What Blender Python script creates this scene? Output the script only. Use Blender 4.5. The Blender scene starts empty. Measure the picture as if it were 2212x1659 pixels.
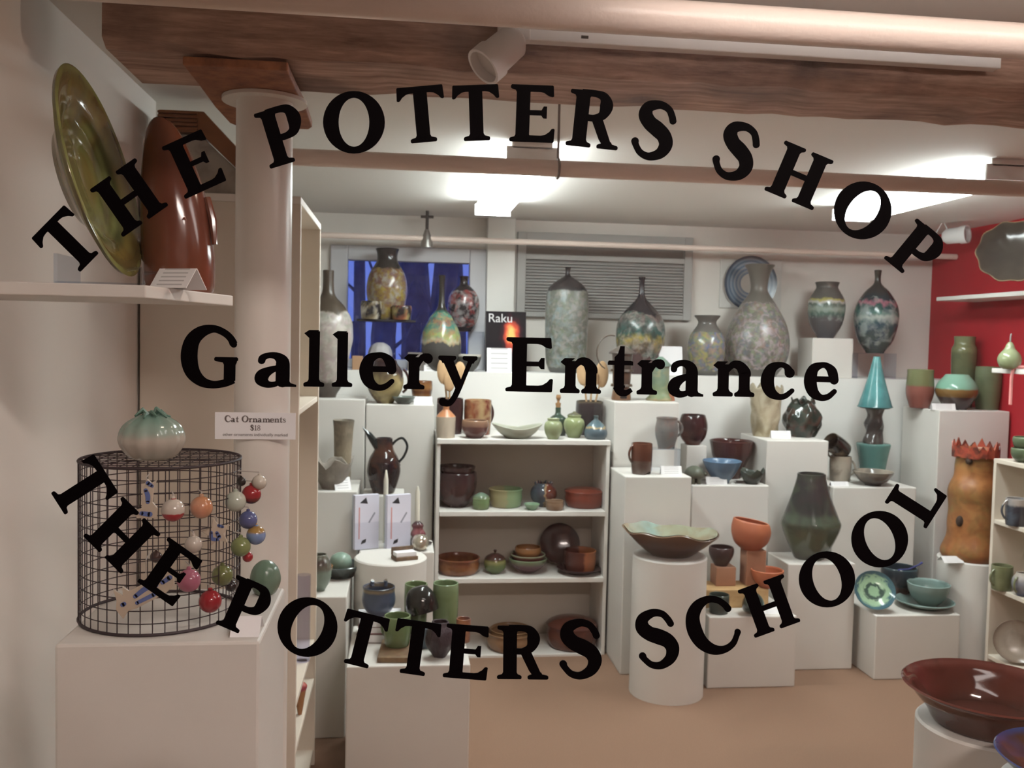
import bpy, bmesh, math, random
from mathutils import Vector, Matrix
random.seed(7)
S = bpy.context.scene
COL = S.collection

# ------------------------------------------------------------------ camera
FPX, CX, CY = 2000.0, 1106.0, 829.5          # focal length in pixels of the 2212x1659 frame
CAM = Vector((0, 0, 1.6))
YAW, PITCH, ROLL = math.radians(6.8), math.radians(2.79), 0.022
fwd = Vector((math.sin(YAW)*math.cos(PITCH), math.cos(YAW)*math.cos(PITCH), -math.sin(PITCH)))
rt0 = Vector((math.cos(YAW), -math.sin(YAW), 0)); up0 = rt0.cross(fwd)
rt = math.cos(ROLL)*rt0 + math.sin(ROLL)*up0
up = -math.sin(ROLL)*rt0 + math.cos(ROLL)*up0
cd = bpy.data.cameras.new('camera'); cam = bpy.data.objects.new('camera', cd); COL.objects.link(cam)
M = Matrix((rt, up, -fwd)).transposed().to_4x4(); M.translation = CAM; cam.matrix_world = M
cd.sensor_width = 36; cd.lens = FPX/2212*36; cd.clip_start = 0.02; cd.clip_end = 100
cd.dof.use_dof = True; cd.dof.focus_distance = 1.12; cd.dof.aperture_fstop = 15
S.camera = cam
S.cycles.max_bounces = 5; S.cycles.diffuse_bounces = 3; S.cycles.glossy_bounces = 2; S.cycles.transmission_bounces = 2; S.cycles.transparent_max_bounces = 8
S.cycles.use_light_tree = False; S.cycles.use_adaptive_sampling = True; S.cycles.adaptive_threshold = 0.05
S.cycles.caustics_reflective = False; S.cycles.caustics_refractive = False
# ------------------------------------------------------------------ world (dusk sky) and exposure
W = bpy.data.worlds.new('dusk'); S.world = W; W.use_nodes = True
W.node_tree.nodes['Background'].inputs[0].default_value = (0.14, 0.21, 0.64, 1)
W.node_tree.nodes['Background'].inputs[1].default_value = 0.72
S.view_settings.view_transform = 'Standard'; S.view_settings.look = 'None'
S.view_settings.exposure = 0.75; S.view_settings.gamma = 1.0; S.view_settings.use_curve_mapping = False
LENS_POWER, NEAR_POWER, HALL_POWER = 22.0, 5.0, 62.0   # emission of the fluorescent lenses (shop, by the glass, hall)

# ------------------------------------------------------------------ pixel <-> place helpers
def ray(px, py):
    return fwd*FPX + rt*(px-CX) + up*(CY-py)
def at(px, py, Y):                         # point of the vertical plane y = Y seen at a pixel
    d = ray(px, py); return CAM + d*(Y/d.y)
def onz(px, py, z):
    d = ray(px, py); return CAM + d*((z-CAM.z)/d.z)
def depth(p): return (Vector(p)-CAM).dot(fwd)
def Xat(px, Y, z):                         # x of the point at (Y, z) seen in pixel column px
    a = Vector((0, Y, z))-CAM
    k = (px-CX)/FPX
    # (a+X*ex).rt = k*(a+X*ex).fwd
    return (k*a.dot(fwd)-a.dot(rt))/(rt.x-k*fwd.x)

# ------------------------------------------------------------------ materials
def srgb(h):
    h = h.lstrip('#'); v = [int(h[i:i+2], 16)/255 for i in (0, 2, 4)]
    return [c/12.92 if c <= .04045 else ((c+.055)/1.055)**2.4 for c in v]
def C(h, k=1.15):
    c = srgb(h); l = .3*c[0]+.59*c[1]+.11*c[2]
    if k != 1.0: c = [x*.88+l*.12 for x in c]
    return [min(x*k, .9) for x in c]+[1]
_mats = {}
def newmat(name):
    m = bpy.data.materials.new(name); m.use_nodes = True
    return m, m.node_tree.nodes, m.node_tree.links, m.node_tree.nodes['Principled BSDF']
def plain(name, h, rough=.6, k=1.15, spec=.5, noise=0, nscale=8, bump=0, bscale=60, metal=0, coat=0):
    if name in _mats: return _mats[name]
    m, N, L, P = newmat(name)
    P.inputs['Base Color'].default_value = C(h, k); P.inputs['Roughness'].default_value = rough
    P.inputs['Specular IOR Level'].default_value = spec; P.inputs['Metallic'].default_value = metal
    P.inputs['Coat Weight'].default_value = coat
    if noise or bump:
        tc = N.new('ShaderNodeTexCoord')
    if noise:
        n = N.new('ShaderNodeTexNoise'); n.inputs['Scale'].default_value = nscale; n.inputs['Detail'].default_value = 5
        L.new(tc.outputs['Object'], n.inputs['Vector'])
        r = N.new('ShaderNodeValToRGB'); c = C(h, k)
        r.color_ramp.elements[0].color = [x*(1-noise) for x in c[:3]]+[1]; r.color_ramp.elements[1].color = [min(x*(1+noise), .95) for x in c[:3]]+[1]
        r.color_ramp.elements[0].position = .3; r.color_ramp.elements[1].position = .7
        L.new(n.outputs['Fac'], r.inputs[0]); L.new(r.outputs[0], P.inputs['Base Color'])
    if bump:
        n2 = N.new('ShaderNodeTexNoise'); n2.inputs['Scale'].default_value = bscale; n2.inputs['Detail'].default_value = 4
        L.new(tc.outputs['Object'], n2.inputs['Vector'])
        b = N.new('ShaderNodeBump'); b.inputs['Strength'].default_value = bump; b.inputs['Distance'].default_value = .01
        L.new(n2.outputs['Fac'], b.inputs['Height']); L.new(b.outputs[0], P.inputs['Normal'])
    _mats[name] = m; return m
def glaze(name, bands, rough=.22, mott=None, ms=9, ma=.5, wob=.06, bump=0, interp='EASE', k=.95, spec=.5, axis='Z', metal=0, wobs=5, mz=None):
    """ceramic glaze: colour bands along the height of the pot, broken up by noise, with mottling"""
    if name in _mats: return _mats[name]
    m, N, L, P = newmat(name)
    P.inputs['Roughness'].default_value = rough; P.inputs['Specular IOR Level'].default_value = spec; P.inputs['Metallic'].default_value = metal
    tc = N.new('ShaderNodeTexCoord'); sep = N.new('ShaderNodeSeparateXYZ'); L.new(tc.outputs['Generated'], sep.inputs[0])
    n = N.new('ShaderNodeTexNoise'); n.inputs['Scale'].default_value = wobs; n.inputs['Detail'].default_value = 4
    L.new(tc.outputs['Generated'], n.inputs['Vector'])
    ma1 = N.new('ShaderNodeMath'); ma1.operation = 'MULTIPLY_ADD'; ma1.inputs[1].default_value = wob*2; 
    L.new(n.outputs['Fac'], ma1.inputs[0])
    sub = N.new('ShaderNodeMath'); sub.operation = 'SUBTRACT'; sub.inputs[1].default_value = wob
    L.new(sep.outputs[axis], sub.inputs[0]); L.new(sub.outputs[0], ma1.inputs[2])
    r = N.new('ShaderNodeValToRGB'); cr = r.color_ramp; cr.interpolation = interp
    if len(bands) == 1: bands = [(0, bands[0][1]), (1, bands[0][1])]
    cr.elements[0].position = bands[0][0]; cr.elements[0].color = C(bands[0][1], k)
    cr.elements[1].position = bands[-1][0]; cr.elements[1].color = C(bands[-1][1], k)
    for p, c in bands[1:-1]:
        e = cr.elements.new(p); e.color = C(c, k)
    L.new(ma1.outputs[0], r.inputs[0]); out = r.outputs[0]
    for j, (mc) in enumerate(mott or []):
        n2 = N.new('ShaderNodeTexNoise'); n2.inputs['Scale'].default_value = ms*(1+.35*j); n2.inputs['Detail'].default_value = 3
        n2.inputs['Distortion'].default_value = .6
        mp = N.new('ShaderNodeMapping'); mp.inputs['Location'].default_value = (j*3.1+1, j*5.7, j*1.3)
        mp.inputs['Scale'].default_value = (2.7, 2.7, 2.7)
        L.new(tc.outputs['Object'], mp.inputs[0]); L.new(mp.outputs[0], n2.inputs['Vector'])
        rr = N.new('ShaderNodeValToRGB'); rr.color_ramp.elements[0].position = .46; rr.color_ramp.elements[1].position = .66
        rr.color_ramp.elements[0].color = (0, 0, 0, 1); rr.color_ramp.elements[1].color = (ma, ma, ma, 1)
        L.new(n2.outputs['Fac'], rr.inputs[0])
        mx = N.new('ShaderNodeMix'); mx.data_type = 'RGBA'; mx.inputs['B'].default_value = C(mc, k)
        if mz:
            lo = N.new('ShaderNodeMath'); lo.operation = 'GREATER_THAN'; lo.inputs[1].default_value = mz[0]; L.new(ma1.outputs[0], lo.inputs[0])
            hi = N.new('ShaderNodeMath'); hi.operation = 'LESS_THAN'; hi.inputs[1].default_value = mz[1]; L.new(ma1.outputs[0], hi.inputs[0])
            m1 = N.new('ShaderNodeMath'); m1.operation = 'MULTIPLY'; L.new(lo.outputs[0], m1.inputs[0]); L.new(hi.outputs[0], m1.inputs[1])
            m2 = N.new('ShaderNodeMath'); m2.operation = 'MULTIPLY'; L.new(m1.outputs[0], m2.inputs[0]); L.new(rr.outputs[0], m2.inputs[1])
            L.new(m2.outputs[0], mx.inputs['Factor'])
        else:
            L.new(rr.outputs[0], mx.inputs['Factor'])
        L.new(out, mx.inputs['A']); out = mx.outputs['Result']
    L.new(out, P.inputs['Base Color'])
    if bump:
        n3 = N.new('ShaderNodeTexNoise'); n3.inputs['Scale'].default_value = 14; n3.inputs['Detail'].default_value = 3
        L.new(tc.outputs['Generated'], n3.inputs['Vector'])
        b = N.new('ShaderNodeBump'); b.inputs['Strength'].default_value = bump; b.inputs['Distance'].default_value = .01
        L.new(n3.outputs['Fac'], b.inputs['Height']); L.new(b.outputs[0], P.inputs['Normal'])
    _mats[name] = m; return m
def wood(name, h1, h2, stretch=(1.2, 14, 14), k=1.15, rough=.75, bump=.6, extra=None):
    if name in _mats: return _mats[name]
    m, N, L, P = newmat(name); P.inputs['Roughness'].default_value = rough
    tc = N.new('ShaderNodeTexCoord'); mp = N.new('ShaderNodeMapping'); mp.inputs['Scale'].default_value = stretch
    L.new(tc.outputs['Object'], mp.inputs[0])
    n = N.new('ShaderNodeTexNoise'); n.inputs['Scale'].default_value = 3; n.inputs['Detail'].default_value = 9; n.inputs['Roughness'].default_value = .7
    L.new(mp.outputs[0], n.inputs['Vector'])
    r = N.new('ShaderNodeValToRGB'); r.color_ramp.elements[0].position = .32; r.color_ramp.elements[1].position = .68
    r.color_ramp.elements[0].color = C(h1, k); r.color_ramp.elements[1].color = C(h2, k)
    L.new(n.outputs['Fac'], r.inputs[0]); out = r.outputs[0]
    if extra:
        n2 = N.new('ShaderNodeTexNoise'); n2.inputs['Scale'].default_value = 4; n2.inputs['Detail'].default_value = 6
        L.new(tc.outputs['Object'], n2.inputs['Vector'])
        rr = N.new('ShaderNodeValToRGB'); rr.color_ramp.elements[0].position = .5; rr.color_ramp.elements[1].position = .75
        L.new(n2.outputs['Fac'], rr.inputs[0])
        mx = N.new('ShaderNodeMix'); mx.data_type = 'RGBA'; mx.inputs['B'].default_value = C(extra, k)
        L.new(rr.outputs[0], mx.inputs['Factor']); L.new(out, mx.inputs['A']); out = mx.outputs['Result']
    L.new(out, P.inputs['Base Color'])
    b = N.new('ShaderNodeBump'); b.inputs['Strength'].default_value = bump; b.inputs['Distance'].default_value = .006
    L.new(n.outputs['Fac'], b.inputs['Height']); L.new(b.outputs[0], P.inputs['Normal'])
    _mats[name] = m; return m
def emit(name, rgb, s):
    m, N, L, P = newmat(name); P.inputs['Base Color'].default_value = (.9, .9, .9, 1)
    P.inputs['Emission Color'].default_value = (*rgb, 1); P.inputs['Emission Strength'].default_value = s
    _mats[name] = m; return m
def clear(name, tint=(1, 1, 1), ior=1.45, boost=1.0):
    """thin clear sheet: transparent with a Fresnel reflection"""
    if name in _mats: return _mats[name]
    m = bpy.data.materials.new(name); m.use_nodes = True; N = m.node_tree.nodes; L = m.node_tree.links
    N.remove(N['Principled BSDF']); o = N['Material Output']
    t = N.new('ShaderNodeBsdfTransparent'); t.inputs[0].default_value = (*tint, 1)
    g = N.new('ShaderNodeBsdfGlossy'); g.inputs['Roughness'].default_value = .02
    fr = N.new('ShaderNodeFresnel'); fr.inputs[0].default_value = ior
    geo = N.new('ShaderNodeNewGeometry'); inv = N.new('ShaderNodeMath'); inv.operation = 'SUBTRACT'; inv.inputs[0].default_value = boost
    bk = N.new('ShaderNodeMath'); bk.operation = 'MULTIPLY'; bk.inputs[1].default_value = boost; L.new(geo.outputs['Backfacing'], bk.inputs[0]); L.new(bk.outputs[0], inv.inputs[1])
    mu = N.new('ShaderNodeMath'); mu.operation = 'MULTIPLY'; mu.use_clamp = True
    L.new(fr.outputs[0], mu.inputs[0]); L.new(inv.outputs[0], mu.inputs[1])
    mx = N.new('ShaderNodeMixShader'); L.new(mu.outputs[0], mx.inputs[0]); L.new(t.outputs[0], mx.inputs[1]); L.new(g.outputs[0], mx.inputs[2])
    L.new(mx.outputs[0], o.inputs[0]); _mats[name] = m; return m
def printed(name, paper='f0eeee', ink='8a8484', lines=5, k=1.15):
    """white card with faint lines of small print"""
    if name in _mats: return _mats[name]
    m, N, L, P = newmat(name); P.inputs['Roughness'].default_value = .6
    tc = N.new('ShaderNodeTexCoord'); sep = N.new('ShaderNodeSeparateXYZ'); L.new(tc.outputs['Generated'], sep.inputs[0])
    mu = N.new('ShaderNodeMath'); mu.operation = 'MULTIPLY'; mu.inputs[1].default_value = lines; L.new(sep.outputs['Z'], mu.inputs[0])
    fr = N.new('ShaderNodeMath'); fr.operation = 'FRACT'; L.new(mu.outputs[0], fr.inputs[0])
    gt = N.new('ShaderNodeMath'); gt.operation = 'GREATER_THAN'; gt.inputs[1].default_value = .68; L.new(fr.outputs[0], gt.inputs[0])
    pp = N.new('ShaderNodeMath'); pp.operation = 'PINGPONG'; pp.inputs[1].default_value = .5; L.new(sep.outputs['X'], pp.inputs[0])
    g2 = N.new('ShaderNodeMath'); g2.operation = 'GREATER_THAN'; g2.inputs[1].default_value = .16; L.new(pp.outputs[0], g2.inputs[0])
    an = N.new('ShaderNodeMath'); an.operation = 'MULTIPLY'; L.new(gt.outputs[0], an.inputs[0]); L.new(g2.outputs[0], an.inputs[1])
    a2 = N.new('ShaderNodeMath'); a2.operation = 'MULTIPLY'; a2.inputs[1].default_value = .55; L.new(an.outputs[0], a2.inputs[0])
    mx = N.new('ShaderNodeMix'); mx.data_type = 'RGBA'; mx.inputs['A'].default_value = C(paper, k); mx.inputs['B'].default_value = C(ink, k)
    L.new(a2.outputs[0], mx.inputs['Factor']); L.new(mx.outputs['Result'], P.inputs['Base Color'])
    _mats[name] = m; return m

# ------------------------------------------------------------------ mesh helpers
class MB:
    def __init__(s): s.v = []; s.f = []
    def add(s, vs, fs):
        o = len(s.v); s.v += [tuple(v) for v in vs]; s.f += [tuple(i+o for i in f) for f in fs]; return s
    def box(s, x0, x1, y0, y1, z0, z1):
        return s.add([(x0,y0,z0),(x1,y0,z0),(x1,y1,z0),(x0,y1,z0),(x0,y0,z1),(x1,y0,z1),(x1,y1,z1),(x0,y1,z1)],
                     [(0,3,2,1),(4,5,6,7),(0,1,5,4),(1,2,6,5),(2,3,7,6),(3,0,4,7)])
    def prism(s, poly, d0, d1, f):
        """poly: 2-D outline (ccw); f(u,v,d) -> point"""
        n = len(poly)
        vs = [f(u, v, d0) for u, v in poly]+[f(u, v, d1) for u, v in poly]
        fs = [tuple(range(n)), tuple(range(2*n-1, n-1, -1))]+[(i, i+n, (i+1) % n+n, (i+1) % n) for i in range(n)]
        return s.add(vs, fs)
    def lathe(s, prof, seg=28, warp=None, c=(0, 0, 0)):
        vs = []; fs = []; rings = []
        zmax = max(p[1] for p in prof) or 1
        for r, z in prof:
            if r < 1e-6:
                rings.append([len(vs)]); vs.append((c[0], c[1], c[2]+z))
            else:
                ring = []
                for k in range(seg):
                    a = 2*math.pi*k/seg; x, y, zz = r*math.cos(a), r*math.sin(a), z
                    if warp: x, y, zz = warp(x, y, zz, a, z/zmax)
                    ring.append(len(vs)); vs.append((c[0]+x, c[1]+y, c[2]+zz))
                rings.append(ring)
        for A, B in zip(rings, rings[1:]):
            if len(A) == 1 and len(B) == 1: continue
            for k in range(seg):
                k2 = (k+1) % seg
                if len(A) == 1: fs.append((A[0], B[k2], B[k]))
                elif len(B) == 1: fs.append((A[k], A[k2], B[0]))
                else: fs.append((A[k], A[k2], B[k2], B[k]))
        return s.add(vs, fs)
    def tube(s, pts, r, seg=8, closed=False):
        pts = [Vector(p) for p in pts]; n = len(pts)
        rs = r if isinstance(r, (list, tuple)) else [r]*n
        vs = []; fs = []; prev = None
        for i, p in enumerate(pts):
            if closed: t = (pts[(i+1) % n]-pts[i-1])
            else: t = pts[min(i+1, n-1)]-pts[max(i-1, 0)]
            t.normalize()
            if prev is None:
                a = Vector((0, 0, 1)) if abs(t.z) < .9 else Vector((1, 0, 0)); u = t.cross(a).normalized()
            else:
                u = (prev-t*prev.dot(t)).normalized()
            prev = u; w = t.cross(u)
            for k in range(seg):
                an = 2*math.pi*k/seg; vs.append(p+(u*math.cos(an)+w*math.sin(an))*rs[i])
        m = n if closed else n-1
        for i in range(m):
            j = (i+1) % n
            for k in range(seg):
                k2 = (k+1) % seg; fs.append((i*seg+k, i*seg+k2, j*seg+k2, j*seg+k))
        if not closed:
            fs.append(tuple(range(seg-1, -1, -1))); fs.append(tuple((n-1)*seg+k for k in range(seg)))
        return s.add(vs, fs)
    def ball(s, c, r, seg=16, rings=10, sc=(1, 1, 1)):
        prof = [(r*math.sin(math.pi*i/rings), -r*math.cos(math.pi*i/rings)) for i in range(rings+1)]
        prof[0] = (0, -r); prof[-1] = (0, r); o = len(s.v)
        s.lathe(prof, seg)
        for i in range(o, len(s.v)):
            v = s.v[i]; s.v[i] = (c[0]+v[0]*sc[0], c[1]+v[1]*sc[1], c[2]+v[2]*sc[2])
        return s
    def xform(s, M_):
        s.v = [tuple(M_ @ Vector(v)) for v in s.v]; return s
    def build(s, name, mat, parent=None, loc=(0, 0, 0), smooth=False, bevel=0, rot=None):
        me = bpy.data.meshes.new(name); me.from_pydata(s.v, [], s.f); me.validate()
        bm = bmesh.new(); bm.from_mesh(me); bmesh.ops.recalc_face_normals(bm, faces=bm.faces); bm.to_mesh(me); bm.free()
        if smooth:
            me.polygons.foreach_set('use_smooth', [True]*len(me.polygons))
            me.set_sharp_from_angle(angle=math.radians(40 if smooth is True else smooth))
        me.materials.append(mat)
        o = bpy.data.objects.new(name, me); COL.objects.link(o); o.location = loc
        if rot: o.rotation_euler = rot
        if parent: o.parent = parent
        if bevel:
            b = o.modifiers.new('bevel', 'BEVEL'); b.width = bevel; b.segments = 2; b.limit_method = 'ANGLE'
        return o
def tag(o, label=None, cat=None, group=None, kind=None):
    if label: o['label'] = label
    if cat: o['category'] = cat
    if group: o['group'] = group
    if kind: o['kind'] = kind
    return o
def thing(name, label, cat, loc, group=None, rot=None):
    o = bpy.data.objects.new(name, None); COL.objects.link(o); o.location = loc; o.empty_display_size = .05
    if rot: o.rotation_euler = rot
    return tag(o, label, cat, group)
def free(o, t, label, cat, group=None, name=None):
    """a thing resting in or on thing t: placed with it, but a top-level object of its own"""
    o.parent = None; o.matrix_basis = t.matrix_basis @ o.matrix_basis
    if name: o.name = name
    return tag(o, label, cat, group)
def struct(o, label=None):
    o['kind'] = 'structure'
    if label: o['label'] = label
    return o
def crom(P, n=4):
    out = []
    for i in range(len(P)-1):
        p0 = P[max(i-1, 0)]; p1 = P[i]; p2 = P[i+1]; p3 = P[min(i+2, len(P)-1)]
        for k in range(n):
            t = k/n
            out.append(tuple(.5*((2*b)+(-a+c)*t+(2*a-5*b+4*c-d)*t*t+(-a+3*b-3*c+d)*t**3) for a, b, c, d in zip(p0, p1, p2, p3)))
    out.append(tuple(P[-1])); return out
def text_mesh(body, size, name):
    cu = bpy.data.curves.new(name, 'FONT'); cu.body = body; cu.size = size; cu.align_x = 'CENTER'; cu.extrude = .0002
    o = bpy.data.objects.new(name, cu); COL.objects.link(o)
    bpy.context.view_layer.update()
    me = bpy.data.meshes.new_from_object(o.evaluated_get(bpy.context.evaluated_depsgraph_get()))
    COL.objects.unlink(o); bpy.data.objects.remove(o); return me

# pot profiles: (radius as a share of the half width, height share)
BOWL = [(0,0),(.42,0),(.46,.05),(.72,.3),(.92,.66),(1,1)]
DEEP = [(0,0),(.5,0),(.56,.05),(.86,.28),(.99,.6),(1,.82),(.97,1)]
DISH = [(0,0),(.5,0),(.55,.1),(.8,.45),(1,1)]
PAN = [(0,0),(.8,0),(.9,.1),(.98,.5),(.96,.8),(1,1)]
ROUND = [(0,0),(.45,0),(.5,.04),(.85,.25),(1,.5),(.92,.75),(.66,.92),(.6,1)]
JAR = [(0,0),(.55,0),(.6,.04),(.88,.3),(1,.6),(.86,.82),(.62,.9),(.68,1)]
CYL = [(0,0),(.85,0),(.9,.03),(.96,.3),(1,.7),(.97,1)]
MUG = [(0,0),(.8,0),(.86,.05),(.95,.35),(1,.6),(.93,.85),(.97,1)]
VASE = [(0,0),(.42,0),(.46,.03),(.8,.25),(1,.52),(.92,.72),(.62,.86),(.5,.93),(.66,1)]
BOTTLE = [(0,0),(.36,0),(.42,.03),(.84,.2),(1,.36),(.86,.52),(.45,.67),(.2,.76),(.13,.88),(.16,1)]
PLATE = [(0,0),(.55,0),(.6,.25),(.85,.6),(1,1)]
def solid_profile(prof, R, H, solid, th, n=3):
    P = crom([(a, b) for a, b in prof[1:]], n)
    P = [(0., prof[0][1]*H)]+[(max(a, .01)*R, b*H) for a, b in P]
    if solid:
        if P[-1][0] > 1e-5: P.append((0., P[-1][1]))
        return P
    inner = []
    for r, z in reversed(P[1:]):
        if z > th*1.2: inner.append((max(r-th, r*.45), z-(0 if inner else 0)))
    P2 = P+[(max(P[-1][0]-th*.5, .3*P[-1][0]), P[-1][1]+th*.35)]+inner
    zf = max(th*1.3, 0); P2.append((0., zf)); return P2
def pot(name, label, cat, px, Y, z, w, h, prof, mat, solid=False, warp=None, rot=None, group=None, handles=(), lid=None, extra=None, seg=28, th=None, knob=None, n=3):
    X = Xat(px, Y, z+.5*h*Y/FPX); s = depth((X, Y, z))/FPX; R = w*s/2; H = h*s
    th = th or max(.004, min(.008, R*.09))
    m = MB().lathe(solid_profile(prof, R, H, solid, th, n), seg, warp)
    multi = bool(handles or lid or extra or knob)
    if not multi:
        o = m.build(name, mat, loc=(X, Y, z), smooth=50, rot=rot); return tag(o, label, cat, group)
    t = thing(name, label, cat, (X, Y, z), group, rot)
    m.build('body', mat, t, smooth=50)
    for hd in handles:
        # (angle deg, low share, high share, reach share of R, tube radius share, material, attach radius share)
        a, z0, z1, out, tr, hm, ar = hd
        ca, sa = math.cos(math.radians(a)), math.sin(math.radians(a)); pts = []
        for i in range(11):
            u = i/10; q = math.sin(math.pi*u)**.7
            rr = R*(ar+out*q); pts.append((rr*ca, rr*sa, H*(z0+(z1-z0)*u)))
        MB().tube(pts, R*tr, 8).build('handle', hm, t, smooth=True)
    if lid:
        lp, lw, lz, lm, lh = lid
        l = MB().lathe(solid_profile(lp, R*lw, H*lh, True, th), seg).build('lid', lm, t, loc=(0, 0, H*lz), smooth=50)
        if knob:
            MB().lathe(solid_profile([(0,0),(.6,0),(.5,.3),(1,.65),(.8,1)], R*knob[0], H*knob[1], True, th), 14).build('knob', lm, l, loc=(0, 0, H*lh*.96), smooth=50)
    if extra: extra(t, R, H)
    return t
def lump(k, a, p=3, ph=0):
    """uneven hand-formed wall"""
    def f(x, y, z, th, t):
        q = 1+a*math.sin(p*th+ph+4*t)+a*.6*math.sin((p*2+1)*th+ph*2-5*t)
        return x*q, y*q, z
    return f
def plinth(label, pl, pr, pt, Y, d, z0=0., name='display_plinth', mat=None, group='white display plinths'):
    a = at(pl, pt, Y); b = at(pr, pt, Y); z = at((pl+pr)/2, pt, Y).z
    cx = (a.x+b.x)/2; w = (b.x-a.x)/2
    o = MB().box(-w, w, 0, d, 0, z-z0).build(name, mat or WHITE, loc=(cx, Y, z0), bevel=.005)
    tag(o, label, 'plinth', group); return z
def round_plinth(label, pc, pt, Y, r, group='white display plinths'):
    p = at(pc, pt, Y)
    prof = [(0,0),(r,0),(r,p.z-.006),(r-.006,p.z),(0,p.z)]
    o = MB().lathe(prof, 48).build('round_display_plinth', WHITE, loc=(p.x, Y, 0), smooth=30)
    tag(o, label, 'plinth', group); return p.z
def card(label, px, Y, z, w, h, lean=18, tent=True, mat=None, yaw=0, name='price_card'):
    X = Xat(px, Y, z+.5*h*Y/FPX); s = depth((X, Y, z))/FPX; W_, H_ = w*s/2, h*s
    t = thing(name, label, 'card', (X, Y, z), 'white price cards', (0, 0, math.radians(yaw)))
    a = math.radians(lean); L_ = H_/math.cos(a)
    MB().box(-W_, W_, -.0006, .0006, 0, L_).build('front_panel', mat or PRINT, t, rot=(-a, 0, 0))
    if tent:
        MB().box(-W_, W_, -.0006, .0006, 0, L_).build('back_panel', PAPER, t, loc=(0, 2*L_*math.sin(a)+.0013, 0), rot=(a, 0, 0))
    else:
        MB().box(-W_*.3, W_*.3, -.0006, .0006, 0, L_*.95).build('back_prop', PAPER, t, loc=(0, 2*L_*math.sin(a), 0), rot=(a, 0, 0))
    return t
def riser(label, px0, px1, Y, d, z0, z1):
    a = Xat(px0, Y, (z0+z1)/2); b = Xat(px1, Y, (z0+z1)/2); w = (b-a)/2; e = .003; h = z1-z0
    t = thing('acrylic_riser', label, 'riser', ((a+b)/2, Y, z0), 'clear acrylic risers')
    MB().box(-w, w, 0, d, h-e, h).build('top_panel', ACRYL, t)
    MB().box(-w, -w+e, 0, d, 0, h-e).build('side_panel', ACRYL, t)
    MB().box(w-e, w, 0, d, 0, h-e).build('side_panel', ACRYL, t)
    return z1

# ------------------------------------------------------------------ shared materials
WHITE = plain('plinth_white_paint', 'dcd8d1', .55, 1.0, noise=.03, nscale=3)
WALLW = plain('wall_off_white', 'e8e2da', .8, 1.0, noise=.03, nscale=2, bump=.05)
CEILW = plain('ceiling_white', 'e6e2dc', .85, 1.0)
REDW = plain('wall_red_paint', 'b0202c', .6, 1.0, noise=.04)
CREAM = plain('shelf_unit_cream', 'e2d6c6', .6, 1.0)
PAPER = plain('paper_white', 'f4f2f4', .7, 1.0)
PRINT = printed('printed_card', k=1.0)
ACRYL = clear('clear_acrylic', (.86, .89, .94), 1.5, 1.3)
VINYL = plain('black_vinyl', '060304', .6, 1.0, spec=.03)
METALW = plain('white_enamel', 'e8e6e4', .35, 1.0)
STEEL = plain('brushed_steel', 'a8a6a2', .35, 1.0, metal=1)
HOLE = plain('dark_hole', '3a322c', .9, 1.0)

# ================================================================== THE ROOM
ZC = 2.30                     # ceiling height
YG = 1.05                     # street-side glass
YL = 5.05                     # front of the deep ledge under the window
YB = 5.45                     # window wall
XR = Xat(2006, YB, 1.6)       # red side wall
XA = -.76                     # face of the near side wall
ZL = at(1500, 812, YL).z      # ledge height
carpet = plain('tan_carpet', '967660', .95, 1.0, noise=.1, nscale=240, bump=.5, bscale=400)
struct(MB().box(-2.2, 4.2, YG-.05, YB+.1, -.1, 0).build('floor', carpet), 'tan wall-to-wall carpet of the gallery')
struct(MB().box(-2.2, 4.2, YG-.05, YB+.1, ZC, ZC+.1).build('ceiling', CEILW), 'low white plaster ceiling of the gallery')
struct(MB().box(-1.6, XA, YG+.03, 2.98, 0, ZC).build('wall_left', WALLW), 'off-white side wall beside the glass')
struct(MB().box(-1.7, -1.6, YG+.03, YB+.1, 0, ZC).build('wall_far_left', WALLW))
struct(MB().box(XR, XR+.1, YG+.03, YB+.1, 0, ZC).build('wall_right', REDW), 'red painted side wall')
struct(MB().box(-1.6, XR, YL, YB, 0, ZL).build('wall_ledge', plain('ledge_white', 'e9e7e2', .6, 1.0)), 'white half-height wall with a deep ledge')
# window wall with an opening
wx0, wx1 = Xat(714, YB, 1.9), Xat(1049, YB, 1.9); wz1 = at(880, 534, YB).z; wz0 = ZL
bw = MB().box(-1.6, wx0, YB, YB+.12, 0, ZC).box(wx1, XR, YB, YB+.12, 0, ZC).box(wx0, wx1, YB, YB+.12, wz1, ZC).box(wx0, wx1, YB, YB+.12, 0, wz0)
struct(bw.build('wall_back', WALLW), 'off-white window wall behind the tall vases')
# the dusk window
wt = thing('window_1', 'window onto blue dusk trees, behind the tall yellow vase', None, ((wx0+wx1)/2, YB, wz0)); wt['kind'] = 'structure'
hw = (wx1-wx0)/2; hh = wz1-wz0; fw = .098
FRAME = plain('window_frame_paint', 'c9c9cc', .5, 1.0)
MB().box(-hw, -hw+fw, -.03, .06, 0, hh).build('window_frame', FRAME, wt, bevel=.006)
MB().box(hw-fw, hw, -.03, .06, 0, hh).build('window_frame', FRAME, wt, bevel=.006)
MB().box(-hw+fw, hw-fw, -.03, .06, hh-.085, hh).build('window_frame', FRAME, wt, bevel=.006)
MB().box(-hw+fw, hw-fw, -.03, .06, 0, .05).build('window_frame', FRAME, wt, bevel=.006)
MB().box(-hw+fw, hw-fw, .02, .026, .05, hh-.085).build('window_pane', clear('window_glass', (.9, .93, 1)), wt)
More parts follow.
